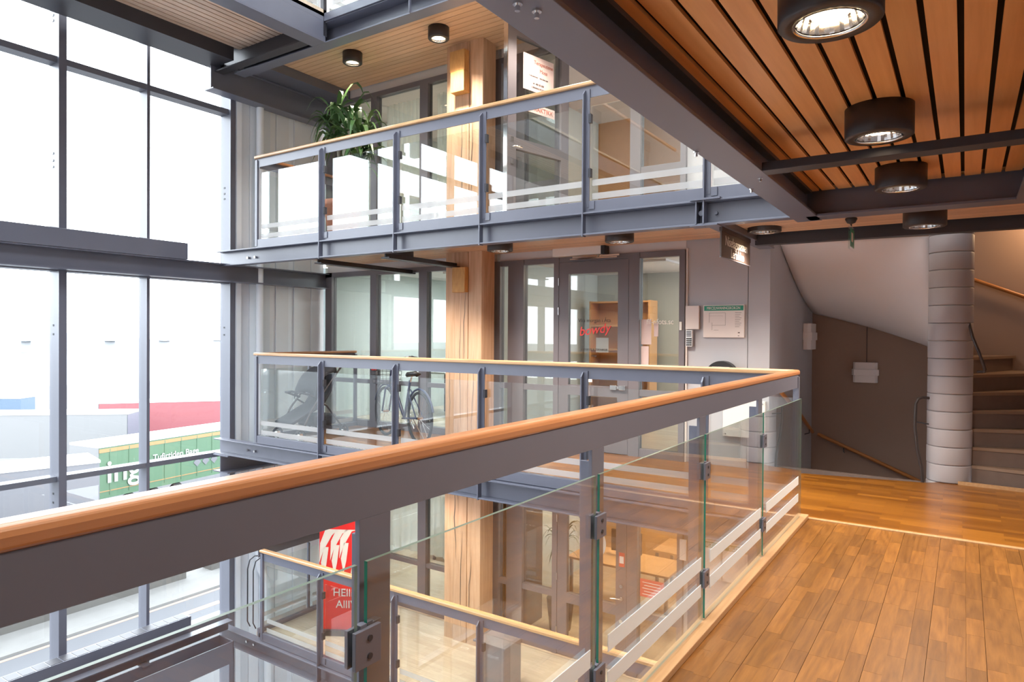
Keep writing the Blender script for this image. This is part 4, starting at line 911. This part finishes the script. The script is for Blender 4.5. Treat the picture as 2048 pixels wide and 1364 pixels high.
for i in range(22):
    mb = MB(); strap_leaf(mb, (-4.38, 7.75, -1.42+rnd.uniform(-.15, .15)), rnd.uniform(0, 2*PI), rnd.uniform(0.25, 0.42), 0.016, rnd.uniform(0.3, 1.2), rnd.uniform(0.3, 1.3)); mb.build('leaf', 'leaf', pt2)

# ------------------------------------------------------------------ STROLLER, BICYCLE
sr = E_('stroller', (-7.15, 6.0, 0), 'black folding baby stroller with rain hood behind the left end of the middle railing', 'stroller')
def sp(x, y, z): return (-7.10+x, 5.95+y, z)
for (x, y) in ((-0.22, -0.38), (0.22, -0.38), (-0.24, 0.32), (0.24, 0.32)):
    wm = MB(); wm.torus(sp(x, y, 0.08), 0.065, 0.016, (1, 0, 0), 20, 6); wo = wm.build('wheel', 'rubber', sr)
    MB().tube([sp(x-0.018, y, 0.08), sp(x+0.018, y, 0.08)], 0.03, 10).build('hub', 'chrome', wo)
fm = MB()
for s_ in (-1, 1):
    fm.tube([sp(s_*0.22, -0.38, 0.09), sp(s_*0.21, -0.18, 0.40), sp(s_*0.20, 0.12, 0.72), sp(s_*0.20, 0.36, 0.98), sp(s_*0.19, 0.42, 1.0)], 0.013, 8)
    fm.tube([sp(s_*0.24, 0.32, 0.09), sp(s_*0.21, 0.05, 0.42), sp(s_*0.20, -0.1, 0.5)], 0.012, 8)
fm.tube([sp(-0.19, 0.42, 1.0), sp(0.19, 0.42, 1.0)], 0.017, 8); fm.tube([sp(-0.24, 0.32, 0.12), sp(0.24, 0.32, 0.12)], 0.01, 8)
fm.build('frame', 'lamp_body', sr)
sm_ = MB(); n = 10
prof = [(-0.45, 0.22), (-0.36, 0.26), (-0.12, 0.36), (0.02, 0.42), (0.16, 0.60), (0.24, 0.84)]
vs = []
for (y, z) in prof: vs += [sp(-0.18, y, z), sp(-0.1, y+0.02, z-0.03), sp(0.1, y+0.02, z-0.03), sp(0.18, y, z)]
sm_.add(vs, [(4*i+j, 4*i+j+1, 4*i+j+5, 4*i+j+4) for i in range(len(prof)-1) for j in range(3)], True)
so_ = sm_.build('seat', 'black_fabric', sr); md = so_.modifiers.new('t', 'SOLIDIFY'); md.thickness = 0.03
hm_ = MB(); vs = []
for i in range(9):
    t = i/8; a = -0.1+t*1.75; cy_, cz_ = 0.14, 0.62; r_ = 0.34
    y, z = cy_-r_*math.sin(a)*0.95+0.05, cz_+r_*math.cos(a)*0.98
    for j in range(9):
        b_ = -PI/2+PI*j/8; vs.append(sp(0.20*math.sin(b_)*1.05, y+0.02*math.cos(b_), z*1.0-0.10*(1-math.cos(b_))))
hm_.add(vs, [(i*9+j, i*9+j+1, (i+1)*9+j+1, (i+1)*9+j) for i in range(8) for j in range(8)], True)
ho = hm_.build('hood', 'black_fabric', sr); md = ho.modifiers.new('t', 'SOLIDIFY'); md.thickness = 0.008
MB().box(*[sp(-0.17, 0, 0)[0], sp(0.17, 0, 0)[0]], sp(0, -0.12, 0)[1], sp(0, 0.26, 0)[1], 0.16, 0.30).build('basket', 'black_fabric', sr, bevel=0.03)
MB().tube([sp(-0.2, -0.05, 0.52), sp(-0.19, -0.28, 0.60), sp(0, -0.34, 0.62), sp(0.19, -0.28, 0.60), sp(0.2, -0.05, 0.52)], 0.014, 8).build('bumper_bar', 'black_fabric', sr)

bk = E_('bicycle', (-6.1, 6.35, 0), 'dark bicycle with front wire basket parked behind the middle gallery railing', 'bicycle')
bd = Vector((0.93, -0.36, 0)).normalized(); bn = Vector((-bd.y, bd.x, 0)); b0 = Vector((-6.44, 6.62, 0))
def bp_(a, s_, z): return tuple(b0+bd*a+bn*s_+Vector((0, 0, z)))
for a, nm in ((0.0, 'wheel'), (0.98, 'wheel')):
    wm = MB().torus(bp_(a, 0, 0.33), 0.31, 0.019, bn, 36, 8); wo = wm.build('wheel', 'rubber', bk)
    sk = MB()
    for k in range(16):
        q = 2*PI*k/16; sk.tube([bp_(a, 0.012*(-1)**k, 0.33), bp_(a+0.3*math.cos(q), 0, 0.33+0.3*math.sin(q))], 0.0016, 4)
    sk.tube([bp_(a, -0.04, 0.33), bp_(a, 0.04, 0.33)], 0.016, 8); sk.build('spokes', 'chrome', wo)
    mg = MB(); pts = [bp_(a+0.355*math.cos(q), 0, 0.33+0.355*math.sin(q)) for q in [0.3+2.5*i/14 for i in range(15)]]; mg.tube(pts, 0.014, 6); mg.build('mudguard', 'bike_paint', bk)
fm = MB()
for pts, r_ in (([bp_(0.17, 0, 0.80), bp_(0.56, 0, 0.30)], 0.02), ([bp_(0.19, 0, 0.70), bp_(0.52, 0, 0.33), ], 0.016), ([bp_(0.56, 0, 0.28), bp_(0.72, 0, 0.78)], 0.016),
                ([bp_(0.56, 0.03, 0.29), bp_(0.98, 0.05, 0.33)], 0.01), ([bp_(0.56, -0.03, 0.29), bp_(0.98, -0.05, 0.33)], 0.01), ([bp_(0.69, 0.02, 0.66), bp_(0.98, 0.05, 0.33)], 0.009), ([bp_(0.69, -0.02, 0.66), bp_(0.98, -0.05, 0.33)], 0.009)):
    fm.tube(pts, r_, 8)
fm.build('frame', 'bike_paint', bk)
MB().tube([bp_(0.0, 0.05, 0.33), bp_(0.10, 0.05, 0.64), bp_(0.12, 0, 0.68), bp_(0.18, 0, 0.95)], 0.012, 8).tube([bp_(0.0, -0.05, 0.33), bp_(0.10, -0.05, 0.64), bp_(0.12, 0, 0.68)], 0.012, 8).build('fork', 'bike_paint', bk)
MB().tube([bp_(0.36, 0.28, 1.04), bp_(0.22, 0.24, 1.06), bp_(0.16, 0.10, 1.03), bp_(0.17, 0, 1.0), bp_(0.16, -0.10, 1.03), bp_(0.22, -0.24, 1.06), bp_(0.36, -0.28, 1.04)], 0.011, 8).tube([bp_(0.17, 0, 0.93), bp_(0.17, 0, 1.0)], 0.013, 8).build('handlebar', 'chrome', bk)
MB().tube([bp_(0.36, 0.28, 1.04), bp_(0.26, 0.25, 1.055)], 0.018, 8).tube([bp_(0.36, -0.28, 1.04), bp_(0.26, -0.25, 1.055)], 0.018, 8).build('grip', 'black_plastic', bk)
sd = MB(); vs = []
for (a, w_, z) in ((0.62, 0.02, 0.86), (0.70, 0.035, 0.87), (0.78, 0.075, 0.88), (0.86, 0.085, 0.89), (0.90, 0.06, 0.88)): vs += [bp_(a, -w_, z-0.02), bp_(a, 0, z+0.015), bp_(a, w_, z-0.02), bp_(a, 0, z-0.05)]
sd.add(vs, [(4*i+j, 4*i+(j+1)%4, 4*i+4+(j+1)%4, 4*i+4+j) for i in range(4) for j in range(4)]+[(0, 1, 2, 3), (16, 17, 18, 19)], True); sd.build('saddle', 'black_plastic', bk)
MB().tube([bp_(0.72, 0, 0.76), bp_(0.77, 0, 0.85)], 0.012, 8).build('seat_post', 'chrome', bk)
cg = MB()
for k in range(5):
    z = 0.70+k*0.055; f_ = 0.85+0.15*k/4; a1, a2, s1 = 0.02-0.14*f_, 0.02+0.13*f_, 0.17*f_
    cg.tube([bp_(a1, -s1, z), bp_(a2, -s1, z), bp_(a2, s1, z), bp_(a1, s1, z), bp_(a1, -s1, z)], 0.003, 5)
for k in range(7):
    t = -1+2*k/6
    cg.tube([bp_(0.02-0.12, 0.145*t, 0.70), bp_(0.02-0.14, 0.17*t, 0.92)], 0.002, 4); cg.tube([bp_(0.02+0.11, 0.145*t, 0.70), bp_(0.02+0.13, 0.17*t, 0.92)], 0.002, 4)
    cg.tube([bp_(-0.10, 0.145*t, 0.70), bp_(0.13, 0.145*t, 0.70)], 0.002, 4)
cg.build('basket', 'black_plastic', bk)
MB().torus(bp_(0.56, 0.05, 0.29), 0.085, 0.006, bn, 20, 6).tube([bp_(0.56, 0.08, 0.29), bp_(0.66, 0.09, 0.16)], 0.009, 6).tube([bp_(0.56, -0.08, 0.29), bp_(0.46, -0.09, 0.42)], 0.009, 6).box(*[0]*6).build('crankset', 'chrome', bk)
MB().tube([bp_(0.62, 0.08, 0.30), bp_(0.72, 0.2, 0.01)], 0.008, 6).build('kickstand', 'chrome', bk)

# ------------------------------------------------------------------ RED BANNER, BIN
bn_ = E_('roll_up_banner', (-6.75, 5.95, -2.49), 'tall red banner with cream feather pattern and white words on the lowest gallery', 'banner')
bdir = Vector((0.87, 0.5, 0)).normalized(); bc = Vector((-6.58, 6.0, -2.49)); W2 = 0.30
def q_(s_, z, o_=0.0): v = bc+bdir*s_+Vector((bdir.y, -bdir.x, 0))*o_; return (v.x, v.y, z)
def flat(poly, o_, name, mat, th=0.002):
    n = len(poly); vs = [q_(a, z, o_) for a, z in poly]+[q_(a, z, o_+th) for a, z in poly]
    MB().add(vs, [tuple(range(n)), tuple(range(n, 2*n))[::-1]]+[(i, (i+1) % n, n+(i+1) % n, n+i) for i in range(n)]).build(name, mat, bn_)
flat([(-W2, -2.44), (W2, -2.44), (W2, -0.50), (-W2, -0.50)], 0.0, 'sheet', 'banner_red', 0.006)
flat([(W2, -2.49), (W2+0.10, -2.49), (W2+0.10, -0.48), (W2, -0.48)], -0.05, 'side_panel', 'steel_dark', 0.05)
flat([(-W2-0.02, -2.49), (W2, -2.49), (W2, -2.42), (-W2-0.02, -2.42)], -0.04, 'base', 'steel_dark', 0.09)
DZ = -0.62
flat([(0.10, -1.13+DZ), (W2-0.01, -1.13+DZ), (W2-0.01, -0.52+DZ), (0.20, -0.52+DZ)], 0.0065, 'feather_band', 'banner_cream')
for a, z in ((-0.24, DZ), (-0.10, 0.03+DZ), (0.02, 0.06+DZ)):
    flat([(a-0.06, -0.95+z), (a-0.01, -0.80+z), (a+0.10, -0.60+z), (a+0.18, -0.52+DZ), (a+0.02, -0.52+DZ), (a-0.05, -0.70+z)], 0.0065, 'feather', 'banner_cream')
    flat([(a-0.04, -0.95+z), (a-0.005, -1.14+z), (a+0.03, -0.98+z), (a+0.06, -0.75+z), (a+0.0, -0.75+z)], 0.0065, 'feather', 'banner_cream')
for k in range(6):
    z = DZ-0.58-k*0.09; flat([(0.20, z), (0.235, z+0.035), (0.262, z+0.015), (0.268, z-0.02), (0.235, z-0.038), (0.205, z-0.028)], 0.009, 'feather_spot', 'banner_red')
ang = math.atan2(bdir.y, bdir.x)
text('HEllind', 0.14, q_(0.08, -1.95, 0.009), (PI/2, 0, ang), 'letter_white', bn_); text('AllIVA', 0.14, q_(0.10, -2.10, 0.009), (PI/2, 0, ang), 'letter_white', bn_)
bs = E_('brochure_stand', (-4.2, 6.05, -2.49), 'grey box stand with clear acrylic holder on the lowest gallery floor', 'stand')
B(-4.40, -4.02, 5.92, 6.25, -2.49, -1.98).build('box', 'bin_grey', bs, bevel=0.01); B(-4.42, -4.0, 5.90, 6.27, -1.98, -1.96).build('lid', 'bin_grey', bs, bevel=0.003)
for (a, b2, c, d) in ((-4.40, -4.394, 5.92, 6.25), (-4.026, -4.02, 5.92, 6.25), (-4.394, -4.026, 6.244, 6.25)): B(a, b2, c, d, -1.96, -1.62).build('acrylic_side', 'acrylic', bs)
# thin bent pipes at the lower left corner of the lowest gallery
for i, x in enumerate((-7.62, -7.50)):
    o = MB().tube([(x, 5.55, -1.55), (x-0.06, 5.50, -1.55), (x-0.11, 5.46, -1.60), (x-0.13, 5.44, -1.72), (x-0.13, 5.44, -2.40), (x-0.10, 5.46, -2.47)], 0.008, 8).build('bent_pipe', 'steel_dark', loc=(x, 5.5, -2.0))
    tag(o, ['thin dark bent pipe nearest the window at the left end of the lowest gallery', 'thin dark bent pipe beside the end post of the lowest gallery railing'][i], 'pipe', 'bent pipes')

# ------------------------------------------------------------------ OUTSIDE
GZ = -8.6
def ground(x0, x1, y0, y1, z0, z1, nm, mat, lb): o = B(x0, x1, y0, y1, z0, z1).build(nm, mat); tag(o, lb, None, None, 'structure')
ground(-24.2, -8.7, -60, 160, GZ-0.2, GZ, 'pavement_near', 'asphalt', 'asphalt road outside the windows')
ground(-25.4, -24.2, -60, 160, GZ-0.2, GZ+0.08, 'pavement_far', 'pavement', 'pale pavement along the road')
ground(-140, -27.2, -120, 260, GZ-0.3, GZ-0.05, 'yard', 'asphalt', 'asphalt freight yard beyond the road')
ground(-27.2, -25.4, -60, 160, GZ-0.2, GZ+0.02, 'verge', 'pavement', 'gravel verge along the road')
ground(-600, -140, -700, 900, GZ-1.5, GZ-1.2, 'water', 'water', 'pale hazy water beyond the yard')
bar = E_('barrier_wall', (-27.0, 10, GZ), 'low grey concrete wall beyond the road', 'wall'); B(-26.4, -26.1, -40, 15.5, GZ, GZ+1.9).build('wall_body', 'concrete_wall', bar); B(-26.7, -26.1, 16.6, 17.9, GZ, GZ+1.4).build('cabinet', 'concrete_wall', bar)
for i, x in enumerate((-23.6, -24.0)):
    pass
ml = E_('road_marking', (-23.7, 10, GZ), 'thin orange edge line along the far side of the road', 'road marking'); B(-24.12, -23.98, -40, 80, GZ, GZ+0.006).build('line', 'road_orange', ml)
for k in range(8):
    o = B(-23.0, -22.72, 5.6+k*3.9, 7.1+k*3.9, GZ, GZ+0.006).build('road_marking', 'road_orange', loc=(-22.9, 6.3+k*3.9, GZ)); tag(o, 'pale orange dash painted on the road', 'road marking', 'orange dashes of the road centre line')
for k in range(6):
    o = B(-21.6, -21.3, 3.0+k*4.0, 5.0+k*4.0, GZ, GZ+0.006).build('road_marking', 'road_white', loc=(-21.4, 3+k*4.0, GZ)); tag(o, 'white dash painted on the near lane', 'road marking', 'white dashes on the near lane')
fe = E_('yard_fence', (-28.2, 10, GZ), 'thin wire mesh fence between wall and lorries', 'fence')
q = MB(); 
for k in range(46): q.box(-26.27, -26.23, -20+k*1.0, -19.96+k*1.0, GZ+1.92, GZ+2.8)
for z in (2.0, 2.35, 2.75): q.box(-26.26, -26.24, -20, 26, GZ+z, GZ+z+0.03)
q.build('fence_posts', 'concrete_wall', fe, kind='stuff')
TD = Vector((0.5, 0.866, 0)).normalized()
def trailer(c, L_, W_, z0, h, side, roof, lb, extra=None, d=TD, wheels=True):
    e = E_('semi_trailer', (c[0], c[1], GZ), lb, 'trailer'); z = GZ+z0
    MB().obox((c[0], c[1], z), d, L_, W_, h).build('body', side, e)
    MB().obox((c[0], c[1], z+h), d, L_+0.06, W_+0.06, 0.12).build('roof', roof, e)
    nrm = Vector((d.y, -d.x, 0))
    rb = MB().obox((c[0], c[1], z), d, 0.05, 0.05, 0.05)
    nrib = int(L_/1.1)
    for k in range(nrib if side == 'truck_green' else 0):
        p = Vector((c[0], c[1], z+0.15))+d*(-L_/2+0.6+k*1.1)+nrm*(W_/2+0.01); rb.obox(p, d, 0.05, 0.03, h-0.25)
    rb.build('rib', side, e)
    if wheels:
        for k in (-0.38, -0.28, -0.18, 0.3):
            p = Vector((c[0], c[1], GZ+0.5))+d*(k*L_)+nrm*(W_/2-0.2)
            MB().torus(p, 0.36, 0.14, nrm, 18, 8).build('wheel', 'rubber', e)
    MB().obox((c[0]-d.x*(L_/2+0.03), c[1]-d.y*(L_/2+0.03), z), d, 0.03, W_, h).build('end_door', 'truck_white', e)
    if extra: extra(e, Vector((c[0], c[1], z)), d, nrm, L_, W_, h)
    return e
def gx(e, c, d, n, L_, W_, h):
    MB().obox(c+n*(W_/2+0.012)+Vector((0,0,h-0.28)), d, L_, 0.02, 0.20).build('stripe', 'truck_orange', e)
    MB().obox(c+n*(W_/2+0.012)+Vector((0,0,0.35)), d, L_, 0.02, 0.05).build('stripe', 'truck_orange', e)
    a = math.atan2(d.y, d.x)
    def T(s, size, al, zz):
        p = c+n*(W_/2+0.05)+d*(al-L_/2); text(s, size, (p.x, p.y, c.z+zz), (PI/2, 0, a), 'truck_letter', e, ext=0.01, ax='LEFT')
    T('ing', 1.75, 0.35, 1.35); T('Tufirtiden Bage', 0.50, 3.1, 1.72)
    MB().obox(c+n*(W_/2+0.03)+d*(4.0-L_/2)+Vector((0,0,1.25)), d, 1.0, 0.02, 0.10).build('sub_line', 'truck_letter', e)
    for k in range(3):
        p = c+n*(W_/2+0.03)+d*(-L_/2+6.1+k*0.62)+Vector((0,0,1.0))
        vs = [p+d*0.27, p+Vector((0,0,0.27)), p-d*0.27, p-Vector((0,0,0.27))]; MB().add(vs, [(0,1,2,3)]).build('diamond_emblem', 'truck_grey', e)
def corner(px, py, dx, dy, L_, W_=2.5, right=False):
    d = Vector((dx, dy, 0)).normalized(); n = Vector((d.y, -d.x, 0)); c = Vector((px, py, 0))+d*(L_/2*(-1 if right else 1))-n*W_/2
    return (c.x, c.y), d
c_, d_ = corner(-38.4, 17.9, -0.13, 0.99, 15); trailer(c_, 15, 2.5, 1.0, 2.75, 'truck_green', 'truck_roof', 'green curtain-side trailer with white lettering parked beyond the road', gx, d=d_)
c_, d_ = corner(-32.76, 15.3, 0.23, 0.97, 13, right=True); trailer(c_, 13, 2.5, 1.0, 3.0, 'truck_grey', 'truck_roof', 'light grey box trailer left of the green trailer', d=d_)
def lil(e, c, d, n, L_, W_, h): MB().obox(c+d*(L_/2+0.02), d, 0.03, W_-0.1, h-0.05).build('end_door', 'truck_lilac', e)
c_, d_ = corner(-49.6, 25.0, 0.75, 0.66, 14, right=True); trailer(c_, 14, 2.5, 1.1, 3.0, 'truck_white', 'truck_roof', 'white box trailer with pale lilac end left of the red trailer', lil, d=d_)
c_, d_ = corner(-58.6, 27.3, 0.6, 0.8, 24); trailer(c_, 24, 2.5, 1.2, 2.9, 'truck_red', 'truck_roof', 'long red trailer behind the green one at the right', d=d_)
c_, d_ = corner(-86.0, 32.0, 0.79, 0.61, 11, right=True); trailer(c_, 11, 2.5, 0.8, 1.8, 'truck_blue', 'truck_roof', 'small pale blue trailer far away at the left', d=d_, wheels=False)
hl = E_('far_hills', (-300, 200, GZ), 'pale hazy hills on the far shore', 'hill', kind='structure')
rnd = random.Random(5); vs = []; n = 80
for i in range(n+1):
    y = -300+i*12.0; hgt = 8+7*math.sin(i*0.23)+4*math.sin(i*0.71+1)+rnd.uniform(0, 2)
    vs += [(-420, y, GZ-1.3), (-450, y, GZ+hgt*0.8), (-520, y, GZ+hgt*1.5), (-640, y, GZ-1.3)]
MB().add(vs, [(4*i+j, 4*i+4+j, 4*i+5+j, 4*i+1+j) for i in range(n) for j in range(3)], True).build('ridge', 'hill_far', hl)
for k in range(8):
    y = 60+k*34+rnd.uniform(-4, 4); x = -400+rnd.uniform(-8, 8)
    o = MB().box(x-6, x+6, y-rnd.uniform(5, 10), y+rnd.uniform(5, 10), GZ-1.2, GZ+5).prism([(y-8, GZ+5), (y+8, GZ+5), (y, GZ+8)], 'x', x-6, x+6).build('shore_building', 'shore_haze', loc=(x, y, GZ))
    tag(o, 'pale hazy building on the far shore', 'building', 'buildings on the far shore')

# lettering becomes plain meshes
bpy.context.view_layer.update()
dg = bpy.context.evaluated_depsgraph_get()
for o in [o for o in list(COL.objects) if o.type == 'FONT']:
    me = bpy.data.meshes.new_from_object(o.evaluated_get(dg)); nm = o.name
    n = bpy.data.objects.new('lettering', me); COL.objects.link(n); n.parent = o.parent
    n.location = o.location; n.rotation_euler = o.rotation_euler; n.scale = o.scale
    bpy.data.objects.remove(o)
